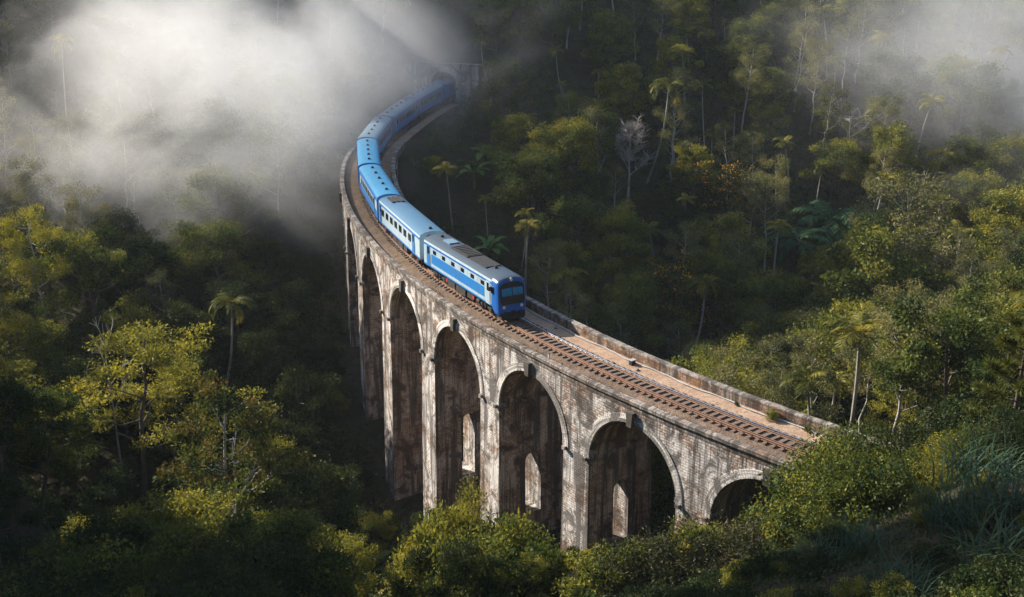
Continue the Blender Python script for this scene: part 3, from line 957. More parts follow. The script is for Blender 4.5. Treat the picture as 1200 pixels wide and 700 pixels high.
specs = [
 ('pale blue and white carriage with seven dark windows, directly behind the power car', 'roof_pale', 'pale', 7, True, None),
 ('bright blue carriage, third in the train, with a pale band along its windows', 'roof_blue', 'sky_blue', 8, False, (2.0, 2.95, 'pale', 0.012)),
 ('blue roofed carriage at the leftmost point of the curve, seen straight along its roof', 'roof_blue', 'sky_blue', 8, False, None),
 ('grey roofed carriage just beyond the left-hand bend, fifth vehicle of the train', 'roof_greyblue', 'far_side', 8, False, (1.27, 1.85, 'sky_blue', 0.012)),
 ('grey roofed carriage in the mist, second from the tunnel', 'roof_greyblue', 'far_side', 8, False, (1.27, 1.85, 'sky_blue', 0.012)),
 ('grey roofed carriage whose tail is entering the tunnel mouth', 'roof_greyblue', 'far_side', 8, False, (1.27, 1.85, 'sky_blue', 0.012)),
]
cars = []
for i, (lab, rf, sd, nw, gr, band) in enumerate(specs):
    a_hi = am - i * CPITCH
    cars.append(carriage(a_hi - CPITCH / 2 , lab, rf, sd, 'glass', nw, i == 0, gr, band=band))
tail = carriage(am - 6 * CPITCH - CPITCH / 2, 'last carriage, only its shadowed front end showing inside the tunnel mouth', 'roof_greyblue', 'sky_blue', 'glass', 8, False, False)
# ------------------------------------------------------------------ tunnel portal
AP = 162.7
px, py, _ = pt(AP, 0, 0)
portal = empty('tunnel_portal', (px, py, 0), 0.0)
tx, ty = -math.sin(RAD(AP)), math.cos(RAD(AP))       # towards the viaduct
portal.rotation_euler = (0, 0, math.atan2(ty, tx) + math.pi / 2)   # local -y faces the viaduct
tag(portal, 'grey stone tunnel portal with a round-headed bore swallowing the train', 'tunnel portal')
m = MB(); bw, hs = 2.25, 3.0
W0, W1, HT = -8.6, 6.4, 6.3
prof = [(-bw, -0.6), (-bw, hs)] + [(-bw * math.cos(math.pi * i / 16), hs + bw * math.sin(math.pi * i / 16)) for i in range(1, 16)] + [(bw, hs), (bw, -0.6)]
outl = []
for (x, z) in prof:
    if z <= hs + 1e-6: outl.append((W0 if x < 0 else W1, z))
    else:
        t = math.atan2(z - hs, x); c, s_ = math.cos(t), math.sin(t)
        kx = (W1 if c > 0 else -W0) / max(abs(c), 1e-6); kz = (HT - hs) / s_
        k = min(kx, kz); outl.append((c * k, hs + s_ * k))
for i in range(len(prof) - 1):
    poly = [prof[i], prof[i + 1], outl[i + 1]]
    b0, b1 = outl[i], outl[i + 1]
    if abs(b0[0] - W0) < 1e-4 and abs(b1[1] - HT) < 1e-4 and abs(b1[0] - W0) > 1e-4 and abs(b0[1] - HT) > 1e-4: poly.append((W0, HT))
    if abs(b1[0] - W1) < 1e-4 and abs(b0[1] - HT) < 1e-4 and abs(b0[0] - W1) > 1e-4 and abs(b1[1] - HT) > 1e-4: poly.append((W1, HT))
    poly.append(b0)
    m.quad([(x, 0, z) for x, z in poly], [(x, z) for x, z in poly])
m.box(((W0 + W1) / 2, 0.65, HT - 0.25), (W1 - W0, 1.28, 0.5))
m.build('wall', M['portal'], portal)
m = MB(); m.box(((W0 + W1) / 2, 0.35, HT + 0.16), (W1 - W0 + 0.5, 1.3, 0.32)); m.build('coping', M['coping'], portal)
m = MB()
for i in range(len(prof) - 1):
    (x0, z0), (x1, z1) = prof[i], prof[i + 1]
    f = lambda x, z: (x * 1.22, hs + (z - hs) * 1.22) if z > hs else (x * 1.22, z)
    (xa, za), (xb, zb_) = f(x0, z0), f(x1, z1)
    m.quad([(x0 * .995, -0.07, z0), (x1 * .995, -0.07, z1), (xb, -0.07, zb_), (xa, -0.07, za)], [(0, i * .4), (0, i * .4 + .4), (.5, i * .4 + .4), (.5, i * .4)])
    m.quad([(xa, -0.07, za), (xb, -0.07, zb_), (xb, 0.05, zb_), (xa, 0.05, za)])
m.build('arch_ring', M['portal'], portal)
m = MB()
for i in range(len(prof) - 1):
    (x0, z0), (x1, z1) = prof[i], prof[i + 1]
    for j in range(6):
        y0, y1 = j * 4.0, j * 4.0 + 4.0
        sh = lambda y: -0.0035 * y * y
        m.quad([(x0 - sh(y0), y0, z0), (x0 - sh(y1), y1, z0), (x1 - sh(y1), y1, z1), (x1 - sh(y0), y0, z1)], [(y0, i * .4), (y1, i * .4), (y1, i * .4 + .4), (y0, i * .4 + .4)])
m.quad([(x + 0.0035 * 24 * 24, 24.0, z) for x, z in prof])
m.build('bore_lining', M['soffit'], portal)

# the hillside lying over the bore behind the portal
na, nr = 30, 24
VV = []
for i in range(na):
    ang = AP - 0.12 - 4.6 * i / (na - 1)
    for j in range(nr):
        rr = -10.0 + 20.0 * j / (nr - 1)
        x, y, _ = pt(ang, rr, 0)
        e = min(1.0, (10.0 - abs(rr)) / 3.0) * min(1.0, (na - 1 - i) / 3.0)
        zb_ = float(terrain(x, y, True))
        VV.append((x, y, max(zb_, 6.0 if abs(rr) < 6 else zb_) + 0.25 * e - 0.35 * (1 - e)))
ix = np.arange(na * nr).reshape(na, nr)
QQ = np.stack([ix[:-1, :-1], ix[:-1, 1:], ix[1:, 1:], ix[1:, :-1]], -1).reshape(-1, 4)
hill = obj_np('hill', mesh_np('hill', VV, QQ, M['soil'], smooth=True)); tag(hill, None, None, None, 'structure')

# old retaining wall on the left slope
wx, wy = at_ground(122, 268)
rw = empty('retaining_wall', (wx, wy, float(terrain(wx, wy))), RAD(8)); tag(rw, 'old dark stone retaining wall on the shaded left slope', 'wall')
m = MB(); m.box((0, 0, 0.6), (9.5, 0.7, 2.6)); m.build('stonework', M['coping'], rw)
m = MB(); m.box((0, -0.05, 2.0), (9.8, 0.9, 0.2)); m.build('coping', M['keystone'], rw)
#@@VEG
# ------------------------------------------------------------------ vegetation: generators
def rot_to(v):
    v = np.asarray(v, float); v = v / np.linalg.norm(v)
    a = np.array([0, 0, 1.0]) if abs(v[2]) < 0.9 else np.array([1.0, 0, 0])
    x = np.cross(a, v); x /= np.linalg.norm(x); y = np.cross(v, x)
    return x, y

def tube_np(path, radii, n=6):
    """returns verts, quads"""
    path = np.asarray(path, float); V = []; Q = []
    for i, p in enumerate(path):
        d = path[min(i + 1, len(path) - 1)] - path[max(i - 1, 0)]
        x, y = rot_to(d)
        for k in range(n):
            t = 2 * math.pi * k / n
            V.append(p + (x * math.cos(t) + y * math.sin(t)) * radii[i])
    for i in range(len(path) - 1):
        for k in range(n):
            a = i * n + k; b = i * n + (k + 1) % n
            Q.append((a, b, b + n, a + n))
    return np.array(V), np.array(Q)

class Acc:
    def __init__(self): self.V = []; self.Q = []; self.M = []; self.T = []; self.n = 0
    def add(self, V, Q, m=0, t=None):
        V = np.asarray(V, float); Q = np.asarray(Q, int)
        self.V.append(V); self.Q.append(Q + self.n); self.n += len(V)
        self.M.append(np.full(len(Q), m)); self.T.append(np.full(len(Q), 0.5) if t is None else np.broadcast_to(np.asarray(t, float), (len(Q),)))
    def mesh(self, name, mats, smooth=False):
        return mesh_np(name, np.concatenate(self.V), np.concatenate(self.Q), mats, np.concatenate(self.M), np.concatenate(self.T), smooth)

def leaf_quads(C, D, U, L, W, fold=0.0):
    """diamond leaves: centres C, direction D (unit), width direction U, lengths L, widths W"""
    n = len(C)
    N = np.cross(D, U)
    a = C - D * L[:, None] * 0.5
    b = C + U * W[:, None] * 0.5 + N * (fold * W[:, None])
    c = C + D * L[:, None] * 0.5
    d = C - U * W[:, None] * 0.5 + N * (fold * W[:, None])
    V = np.stack([a, b, c, d], 1).reshape(-1, 3)
    Q = np.arange(4 * n).reshape(n, 4)
    return V, Q
def unit(a): return a / np.maximum(np.linalg.norm(a, axis=1, keepdims=True), 1e-9)

def clump_leaves(acc, c, rad, n, size, r, mat=0, base=0.5, spread=0.16, flat=0.75, droop=0.0, aspect=0.55):
    d = unit(r.normal(size=(n, 3)))
    rr = rad * (0.25 + 0.75 * r.random(n) ** 0.6)
    C = c + d * rr[:, None] * np.array([1, 1, flat])
    D = unit(d * 0.7 + r.normal(size=(n, 3)) * 0.7 + np.array([0, 0, 0.15 - droop]))
    U = unit(np.cross(D, unit(r.normal(size=(n, 3)))))
    L = size * (0.6 + 0.8 * r.random(n)); W = L * aspect
    V, Q = leaf_quads(C, D, U, L, W, 0.12)
    t = base + spread * r.normal(size=n)
    acc.add(V, Q, mat, t)

def branchy(r, H, first, nl, spread, up, trunk_r, lean=0.06, curl=0.2, sub=3, subl=0.5):
    """returns trunk/limb tubes and the tips that carry leaves"""
    tubes = []; tips = []
    top = np.array([r.normal() * lean * H, r.normal() * lean * H, H * 0.82])
    tp = []
    for i in range(8):
        f = i / 7
        tp.append(top * f + np.array([math.sin(f * 5 + r.random() * 6) * 0.012 * H, math.cos(f * 4) * 0.012 * H, 0]) * (f > 0))
    tubes.append((tp, [trunk_r * (1.25 if i == 0 else 1) * (1 - 0.78 * i / 7) for i in range(8)]))
    ga = r.random() * 6.28
    for k in range(nl):
        f = first + (0.97 - first) * (k + 0.5 * r.random()) / nl
        b = np.array([np.interp(f, np.linspace(0, 1, 8), [p[j] for p in tp]) for j in range(3)])
        ga += 2.4 + r.normal() * 0.3
        ln = spread * (0.65 + 0.5 * r.random()) * (1.15 - 0.55 * (f - first) / (1 - first))
        d = np.array([math.cos(ga), math.sin(ga), up * (0.6 + 0.8 * r.random())])
        d /= np.linalg.norm(d)
        e = b + d * ln; m = b + d * ln * 0.5 + np.array([0, 0, -curl * ln * 0.3]) + r.normal(size=3) * 0.06 * ln
        r0 = trunk_r * (1 - 0.7 * f) * 0.6
        tubes.append(([b, m, e], [r0, r0 * 0.65, r0 * 0.25]))
        tips.append((e, 1.0)); tips.append((m * 0.4 + e * 0.6, 0.8))
        for q in range(sub):
            g = 0.4 + 0.55 * r.random()
            b2 = b + (e - b) * g
            d2 = d + r.normal(size=3) * 0.75; d2[2] = abs(d2[2]) * 0.6 + 0.15; d2 /= np.linalg.norm(d2)
            e2 = b2 + d2 * ln * subl * (0.6 + 0.6 * r.random())
            tubes.append(([b2, (b2 + e2) / 2 + r.normal(size=3) * 0.04 * ln, e2], [r0 * 0.45, r0 * 0.3, r0 * 0.12]))
            tips.append((e2, 0.85))
    tips.append((np.array(tp[-1]) + np.array([0, 0, 0.04 * H]), 1.0))
    return tubes, tips

def trunk_mesh(name, tubes, mat, n=6):
    a = Acc()
    for i, (p, rd) in enumerate(tubes):
        V, Q = tube_np(p, rd, n if i == 0 else 4); a.add(V, Q)
    return a.mesh(name, mat, smooth=True)

def make_broadleaf(seed, H=13.0, spread=4.2, leafmat='leaf_mid', bark='bark_brown', leaf=0.26, nper=120, crad=1.25, first=0.36, nl=11, up=0.55, flat=0.72, aspect=0.55, base_var=0.16, trunk_r=0.26, droop=0.0, extra=None, sub=3):
    r = np.random.default_rng(seed)
    tubes, tips = branchy(r, H, first, nl, spread, up, trunk_r, sub=sub)
    tm = trunk_mesh('trunk', tubes, M[bark])
    a = Acc()
    for c, w in tips:
        b = 0.5 + base_var * r.normal()
        rad = crad * w * (0.75 + 0.5 * r.random())
        clump_leaves(a, c + r.normal(size=3) * 0.15, rad, int(nper * w * (0.7 + 0.6 * r.random())), leaf * (0.75 + 0.5 * r.random()), r, 0, b, 0.09, flat, droop, aspect)
        if extra and r.random() < extra[1]:
            clump_leaves(a, c + np.array([0, 0, rad * 0.45]), rad * 0.8, int(extra[2]), extra[3], r, 1, 0.5, 0.2, 0.6)
    mats = [M[leafmat]] + ([M[extra[0]]] if extra else [])
    return [('trunk', tm), ('crown', a.mesh('crown', mats))], H

def frond(acc, base, az, el0, length, sag, nleaf, ll, lw, r, mat=0, vshape=0.35, tint=0.5, seg=9):
    """pinnate frond: rachis arc with leaflets to both sides"""
    h = np.array([math.cos(az), math.sin(az), 0]); zv = np.array([0, 0, 1.0])
    P = [np.array(base, float)]; el = el0
    for i in range(seg):
        P.append(P[-1] + (h * math.cos(el) + zv * math.sin(el)) * length / seg); el -= sag / seg
    P = np.array(P)
    V, Q = tube_np(P, np.linspace(0.035, 0.008, len(P)) * (length / 2.5), 3); acc.add(V, Q, mat, tint + 0.1)
    side = np.array([-math.sin(az), math.cos(az), 0])
    f = np.linspace(0.14, 1.0, nleaf); idxf = f * seg
    i0 = np.minimum(idxf.astype(int), seg - 1); fr = (idxf - i0)[:, None]
    B = P[i0] * (1 - fr) + P[i0 + 1] * fr
    T = unit(P[i0 + 1] - P[i0])
    prof = np.sin(np.clip(f, 0, 1) * math.pi * 0.86 + 0.28)
    for s in (-1, 1):
        D = unit(side * s + T * 0.75 - zv * vshape + r.normal(size=(nleaf, 3)) * 0.10)
        L = ll * (0.45 + 0.6 * prof) * (0.85 + 0.3 * r.random(nleaf)); W = np.full(nleaf, lw)
        U = unit(np.cross(D, np.cross(T, D)) + r.normal(size=(nleaf, 3)) * 0.15)
        V, Q = leaf_quads(B + D * L[:, None] * 0.5, D, U, L, W, 0.0)
        acc.add(V, Q, mat, tint + 0.12 * r.normal(size=nleaf))

def make_palm(seed, H=10.0, nf=11, fl=2.5, trunk_r=0.11, leafmat='leaf_palm', sag=1.9, ll=0.75, lw=0.10, nleaf=24, bark='bark_palm', lean=0.05, el=(0.35, 1.25)):
    r = np.random.default_rng(seed)
    a = Acc()
    top = np.array([r.normal() * lean * H, r.normal() * lean * H, H])
    P = [top * f + np.array([math.sin(f * 3.1) * lean * H * 0.5, 0, 0]) for f in np.linspace(0, 1, 8)]
    V, Q = tube_np(P, np.linspace(trunk_r * 1.25, trunk_r * 0.8, 8), 7); a.add(V, Q)
    tm = a.mesh('trunk', M[bark], smooth=True)
    c = Acc()
    for i in range(nf):
        az = i * 2.4 + r.normal() * 0.25
        e = el[0] + (el[1] - el[0]) * (i / max(1, nf - 1)) + r.normal() * 0.1
        frond(c, P[-1], az, e, fl * (0.8 + 0.35 * r.random()), sag * (0.75 + 0.5 * r.random()), nleaf, ll, lw, r, 0, 0.45, 0.5 + 0.15 * r.normal())
    return [('trunk', tm), ('fronds', c.mesh('fronds', M[leafmat]))], H

def make_banana(seed, n=9, ll=2.4, stem=1.6, leafmat='leaf_banana'):
    r = np.random.default_rng(seed)
    a = Acc()
    V, Q = tube_np([(0, 0, 0), (0.03, 0, stem * 0.5), (0.05, 0.02, stem)], [0.17, 0.14, 0.10], 8); a.add(V, Q)
    st = a.mesh('stem', M['leaf_palm'], smooth=True)
    c = Acc()
    for i in range(n):
        az = i * 2.4 + r.normal() * 0.3; el = 0.5 + 0.85 * i / n + r.normal() * 0.1
        L = ll * (0.75 + 0.4 * r.random()); seg = 8; W = 0.34 * (0.8 + 0.4 * r.random())
        h = np.array([math.cos(az), math.sin(az), 0]); side = np.array([-math.sin(az), math.cos(az), 0]); zv = np.array([0, 0, 1.0])
        P = [np.array([0.05, 0.02, stem])]; e = el
        for k in range(seg): P.append(P[-1] + (h * math.cos(e) + zv * math.sin(e)) * L / seg); e -= (1.3 + 0.4 * r.random()) / seg
        P = np.array(P); f = np.linspace(0, 1, seg + 1)
        w = W * np.sqrt(np.clip(np.sin(np.clip((f - 0.12) / 0.88, 0, 1) * math.pi), 0, 1)) + 0.03
        V = []
        for k in range(seg + 1): V += [P[k] + side * w[k] + zv * w[k] * 0.22, P[k], P[k] - side * w[k] + zv * w[k] * 0.22]
        Q = []
        for k in range(seg):
            b = 3 * k; Q += [(b, b + 1, b + 4, b + 3), (b + 1, b + 2, b + 5, b + 4)]
        c.add(np.array(V), Q, 0, 0.5 + 0.18 * r.normal())
    return [('stem', st), ('leaves', c.mesh('leaves', M[leafmat]))], stem + ll * 0.8

def make_dead(seed, H=11.0, spread=3.5, fine=True, bark='bark_dead', nl=9, trunk_r=0.2, first=0.4):
    r = np.random.default_rng(seed)
    tubes, tips = branchy(r, H, first, nl, spread, 0.9, trunk_r, lean=0.04, sub=5, subl=0.6)
    tm = trunk_mesh('trunk', tubes[:1], M[bark])
    a = Acc()
    for p, rd in tubes[1:]:
        V, Q = tube_np(p, [max(q, 0.03) for q in rd], 4); a.add(V, Q)
    if fine:
        for c, w in tips:
            for k in range(9):
                d = r.normal(size=3); d[2] = abs(d[2]) * 0.8 + 0.2; d /= np.linalg.norm(d)
                e = c + d * (0.6 + 0.8 * r.random())
                V, Q = tube_np([c - d * 0.1, (c + e) / 2 + r.normal(size=3) * 0.06, e], [0.03, 0.022, 0.010], 3); a.add(V, Q)
    return [('trunk', tm), ('branches', a.mesh('branches', M[bark]))], H

def make_bush(seed, rad=1.6, h=2.0, n=14, leaf=0.16, nper=150, leafmat='leaf_mid', aspect=0.5, droop=0.0, base_var=0.16, crad=0.55):
    r = np.random.default_rng(seed)
    a = Acc(); w = Acc()
    for i in range(n):
        az = i * 2.4; q = math.sqrt((i + 0.5) / n)
        e = np.array([math.cos(az) * rad * q, math.sin(az) * rad * q, h * (1.0 - 0.62 * q * q) * (0.75 + 0.4 * r.random())])
        V, Q = tube_np([e * 0.03, e * np.array([.5, .5, .6]) + r.normal(size=3) * 0.08, e], [0.05, 0.035, 0.012], 4); w.add(V, Q)
        for f, k in ((1.0, 1.0), (0.72, 0.8)):
            clump_leaves(a, e * f + r.normal(size=3) * 0.1, crad * (0.75 + 0.6 * r.random()), int(nper * k), leaf, r, 0, 0.5 + base_var * r.normal(), 0.13, 0.85, droop, aspect)
    return [('stems', w.mesh('stems', M['bark_brown'], True)), ('foliage', a.mesh('foliage', M[leafmat]))], h * 1.2

def make_pine(seed, H=9.0):
    r = np.random.default_rng(seed)
    w = Acc(); a = Acc()
    V, Q = tube_np([(0, 0, 0), (0.05, 0, H * .5), (0, 0.05, H)], [0.18, 0.12, 0.03], 7); w.add(V, Q)
    for i in range(34):
        f = 0.25 + 0.75 * i / 33; az = i * 2.4; ln = (1.05 - f) * 2.6 + 0.5
        b = np.array([0, 0, H * f]); d = np.array([math.cos(az), math.sin(az), 0.45]); d /= np.linalg.norm(d)
        e = b + d * ln
        V, Q = tube_np([b, (b + e) / 2 - np.array([0, 0, .08 * ln]), e], [0.05, 0.035, 0.015], 4); w.add(V, Q)
        for g in np.linspace(0.45, 1.05, 5):
            c = b + (e - b) * g; n = 70
            D = unit(r.normal(size=(n, 3)) + d * 0.9 + np.array([0, 0, 0.5])); L = 0.5 * (0.7 + 0.5 * r.random(n))
            U = unit(np.cross(D, r.normal(size=(n, 3))))
            V, Q = leaf_quads(c + D * L[:, None] * .5, D, U, L, np.full(n, 0.028)); a.add(V, Q, 0, 0.5 + 0.15 * r.normal(size=n))
    return [('trunk', w.mesh('trunk', M['bark_brown'], True)), ('needles', a.mesh('needles', M['needle']))], H

def make_tuft(seed, n=170, L=2.2, rad=0.5, leafmat='leaf_grass', w=0.03, lean=0.9):
    r = np.random.default_rng(seed); a = Acc()
    blades(a, np.stack([r.normal(size=n) * rad, r.normal(size=n) * rad, np.zeros(n)], 1), r, L, w, lean)
    return [('blades', a.mesh('blades', M[leafmat]))], L

def blades(a, B, r, L, w, lean, base=0.5, seg=4):
    n = len(B)
    az = r.random(n) * 2 * math.pi; h = np.stack([np.cos(az), np.sin(az), np.zeros(n)], 1); side = np.stack([-np.sin(az), np.cos(az), np.zeros(n)], 1)
    ln = L * (0.5 + 0.7 * r.random(n)); el = 1.45 - 0.5 * r.random(n) * lean; sg = lean * (0.8 + 1.2 * r.random(n))
    P = B.copy(); rows = []
    for k in range(seg + 1):
        ww = (w * (1 - (k / seg) ** 2 * 0.9))
        rows.append((P + side * ww, P - side * ww))
        P = P + (h * np.cos(el)[:, None] + np.array([0, 0, 1.0]) * np.sin(el)[:, None]) * (ln / seg)[:, None]
        el = el - sg / seg
    V = np.stack([x for p in rows for x in p], 1).reshape(-1, 3)
    Q = []
    k = 2 * (seg + 1)
    bi = np.arange(n) * k
    for s in range(seg):
        Q.append(np.stack([bi + 2 * s, bi + 2 * s + 1, bi + 2 * s + 3, bi + 2 * s + 2], 1))
    t = base + 0.2 * r.normal(size=n)
    a.add(V, np.concatenate(Q), 0, np.tile(t, seg))

# ------------------------------------------------------------------ vegetation: kinds (each built once, then copied)
KIND = {}
def kind(name, objname, cat, builds): KIND[name] = (objname, cat, builds)
kind('broad', 'broadleaf_tree', 'tree', [make_broadleaf(11 + i, 13 + (i % 3), 4.0 + 0.4 * (i % 2), 'leaf_mid', 'bark_brown', 0.27, 190, 1.35, 0.28, 14) for i in range(4)])
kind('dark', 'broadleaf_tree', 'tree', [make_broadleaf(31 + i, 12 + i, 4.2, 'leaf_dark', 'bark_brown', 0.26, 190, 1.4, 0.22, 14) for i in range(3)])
kind('airy', 'slender_tree', 'tree', [make_broadleaf(51 + i, 16 + 1.5 * i, 3.4, 'leaf_grey', 'bark_pale', 0.22, 120, 1.1, 0.42, 11, 0.9, 0.8, 0.4, 0.14, 0.17, 0.25, None, 4) for i in range(4)])
kind('yellow', 'feathery_tree', 'tree', [make_broadleaf(71 + i, 14 + i, 4.6, 'leaf_yellow', 'bark_brown', 0.21, 170, 1.3, 0.36, 13, 0.45, 0.42, 0.45, 0.14, 0.22) for i in range(3)])
kind('edge', 'feathery_tree', 'tree', [make_broadleaf(77, 17, 3.3, 'leaf_yellow', 'bark_pale', 0.2, 170, 1.15, 0.46, 11, 0.6, 0.6, 0.45, 0.14, 0.2)])
kind('rusty', 'rust_tipped_tree', 'tree', [make_broadleaf(91, 15, 4.2, 'leaf_mid', 'bark_pale', 0.22, 120, 1.1, 0.4, 11, 0.5, 0.5, 0.5, 0.14, 0.22, 0, ('leaf_rust', 0.9, 70, 0.2))])
kind('flower', 'flowering_tree', 'tree', [make_broadleaf(95 + i, 12, 4.2, 'leaf_dark', 'bark_brown', 0.25, 150, 1.25, 0.3, 11, 0.5, 0.7, 0.5, 0.14, 0.24, 0, ('flower', 0.9, 12, 0.30)) for i in range(1)])
kind('palm', 'areca_palm', 'palm tree', [make_palm(111 + i, 8.0 + 1.4 * i, 8 + 2 * i, 1.9 + 0.25 * i, lean=0.04 + 0.04 * i) for i in range(4)])
kind('fern', 'tree_fern', 'tree fern', [make_palm(131 + i, 1.6 + i, 14, 2.9, 0.14, 'leaf_fern', 1.5, 0.75, 0.14, 26, 'bark_brown', 0.03, (0.1, 1.0)) for i in range(2)])
kind('banana', 'banana_plant', 'banana plant', [make_banana(141 + i, 9 + i) for i in range(3)])
kind('bananay', 'banana_plant', 'banana plant', [make_banana(145 + i, 9 + i, 2.2, 1.4, 'leaf_palm') for i in range(2)])
kind('dead', 'bare_tree', 'bare tree', [make_dead(151, 10, 2.6), make_dead(152, 13, 3.0, False, 'bark_pale', 7, 0.16, 0.45), make_dead(153, 15, 2.6, False, 'bark_dead', 6, 0.16, 0.5)])
kind('whitebare', 'bare_tree', 'bare tree', [make_dead(157, 15, 3.4, False, 'bark_pale', 8, 0.15, 0.6)])
kind('bush', 'leafy_bush', 'bush', [make_bush(161 + i, 1.6, 2.0, 15, 0.17, 170, 'leaf_mid') for i in range(3)])
kind('bushy', 'leafy_bush', 'bush', [make_bush(171 + i, 1.5, 2.2, 15, 0.19, 150, 'leaf_yellow', 0.5) for i in range(3)])
kind('bigbush', 'leafy_bush', 'bush', [make_bush(175 + i, 2.6, 4.2, 30, 0.15, 150, 'leaf_mid', 0.5, 0, 0.18, 0.72) for i in range(3)])
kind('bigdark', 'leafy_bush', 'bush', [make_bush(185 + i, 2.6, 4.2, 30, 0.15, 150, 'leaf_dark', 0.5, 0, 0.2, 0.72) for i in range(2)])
kind('sunbush', 'leafy_bush', 'bush', [make_bush(178 + i, 2.2, 4.4, 28, 0.15, 150, 'leaf_mid', 0.5, 0, 0.24, 0.66) for i in range(2)])
kind('smallbush', 'leafy_bush', 'bush', [make_bush(165 + i, 1.3, 2.0, 16, 0.13, 190, 'leaf_mid', 0.5, 0, 0.18, 0.5) for i in range(2)])
kind('thicket', 'dry_thicket', 'bush', [make_bush(167 + i, 1.7, 2.4, 20, 0.17, 150, 'leaf_dry', 0.28, 0, 0.2, 0.6) for i in range(3)])
kind('bushd', 'leafy_bush', 'bush', [make_bush(181 + i, 1.8, 1.9, 16, 0.18, 170, 'leaf_dark') for i in range(2)])
kind('pine', 'pine_tree', 'tree', [make_pine(191)])
kind('tuft', 'grass_tuft', 'grass clump', [make_tuft(201 + i) for i in range(2)])

COUNT = {}
PLACED = []
def plant(k, x, y, h=None, label='', group=None, rz=None, sink=0.15, var=None, wide=1.0):
    objname, cat, builds = KIND[k]
    i = random.randrange(len(builds)) if var is None else var
    parts, H = builds[i]
    s = 1.0 if h is None else h / H
    z = float(terrain(x, y)) - sink
    root = empty(objname, (x, y, z), random.uniform(0, 6.28) if rz is None else rz)
    root.scale = (s * wide, s * wide, s)
    tag(root, label, cat, group)
    for nm, me in parts:
        o = bpy.data.objects.new(nm, me); COL.objects.link(o); o.parent = root
    COUNT[k] = COUNT.get(k, 0) + 1
    PLACED.append((x, y))
    return root
def plant_px(k, u, vtop, depth, label, group=None, **kw):
    """a plant whose top stands at picture height vtop, at the given distance"""
    d = ray(u, vtop); t = depth / d[1]
    x, y, z = d[0] * t, depth, CAM_H + d[2] * t
    g = float(terrain(x, y))
    if DEBUG: print('plant_px', k, u, vtop, depth, 'h=%.1f' % (z - g), 'ground %.1f' % g)
    return plant(k, x, y, max(z - g + 0.15, 1.0), label, group, **kw)
def plant_base(k, u, v, h, label, group=None, **kw):
    x, y = at_ground(u, v)
    return plant(k, x, y, h, label, group, **kw)
DEBUG = False

# ---- trees one can single out
EDGE_TREE = plant_px('edge', 34, 220, 134, 'tall yellow-green tree on pale trunks in full sun at the left edge of the picture', wide=0.8)
plant_px('yellow', -24, 238, 134, 'sunlit yellow-green tree cut off by the left edge, behind the tall pale-trunked one', var=1)
YELLOW_TREE = plant_px('yellow', 140, 352, 112, 'bright yellow-green feathery tree in the sun, lower left, below the bare branches', var=2, wide=1.15)
plant_px('dead', 118, 335, 115, 'bare branching tree rising out of the bright yellow-green tree at lower left', var=1, wide=0.5)
RUSTY_TREE = plant_px('rusty', 248, 432, 98, 'green tree with rust-red leaf tips left of the viaduct, beside the broken trunk')
plant_px('dead', 262, 470, 93, 'pale broken trunk with short bare limbs below the rust-tipped tree', var=2, wide=0.55)
plant_px('airy', 202, 190, 158, 'pale-stemmed tree standing alone in the mist above the old retaining wall', var=0, wide=1.3)
plant_px('palm', 250, 352, 128, 'single small palm in the shade, midway between the yellow tree and the viaduct')
plant_px('palm', 66, 56, 176, 'tall palm silhouetted in the mist at upper left', wide=0.5)
plant_px('dead', 737, 134, 172, 'leafless pale grey tree with a fan of fine twigs on the hill behind the train', var=0, wide=0.8)
plant_px('palm', 762, 100, 178, 'slim palm with a tall pale stem just right of the leafless grey tree')
plant_px('whitebare', 1000, 112, 178, 'leaning white-stemmed tree with thin twigs in the upper right, above the tree ferns', wide=1.3)
plant_base('fern', 972, 285, 3.4, 'large blue-green tree fern in the dark hollow under the white-stemmed tree', var=0)
plant_base('fern', 930, 305, 3.0, 'smaller tree fern left of the large one in the dark hollow', var=0)
plant_px('flower', 850, 188, 165, 'dark tree covered in orange-yellow flowers right of centre')
plant_px('flower', 800, 300, 140, 'dark tree with a few yellow flowers, low on the hill behind the parapet', wide=0.9)
plant_px('palm', 1002, 400, 96, 'single sunlit palm close behind the near end of the viaduct', var=1, wide=1.15)
plant_px('pine', 1206, 376, 58, 'sunlit pine with brushy needles at the right edge')
plant_base('banana', 568, 200, 5.2, 'upper of two pale banana plants on the dark bank right of the far carriages', var=0)
plant_base('banana', 556, 222, 5.2, 'lower of two pale banana plants on the dark bank right of the far carriages', var=1)
plant_base('banana', 573, 312, 4.8, 'banana plant growing just behind the power car', var=2)
plant_base('bananay', 436, 690, 3.6, 'yellow-green banana plant at the bottom, left of the sunlit bush', var=0)
plant_base('bananay', 466, 706, 2.8, 'second banana plant at the bottom, lower right of the yellow-green one', var=1)
plant_px('airy', 1090, 178, 136, 'round-headed grey-green tree with forked pale stems in front of the misty right-hand slope', var=1, wide=1.25)
plant_px('broad', 1035, 252, 128, 'rounded brownish-green tree at the crest of the sunlit mound on the right', var=0)
plant_px('airy', 795, 62, 182, 'grey-green tree with a white forked trunk on the upper hill right of the leafless tree', var=2, wide=1.2)

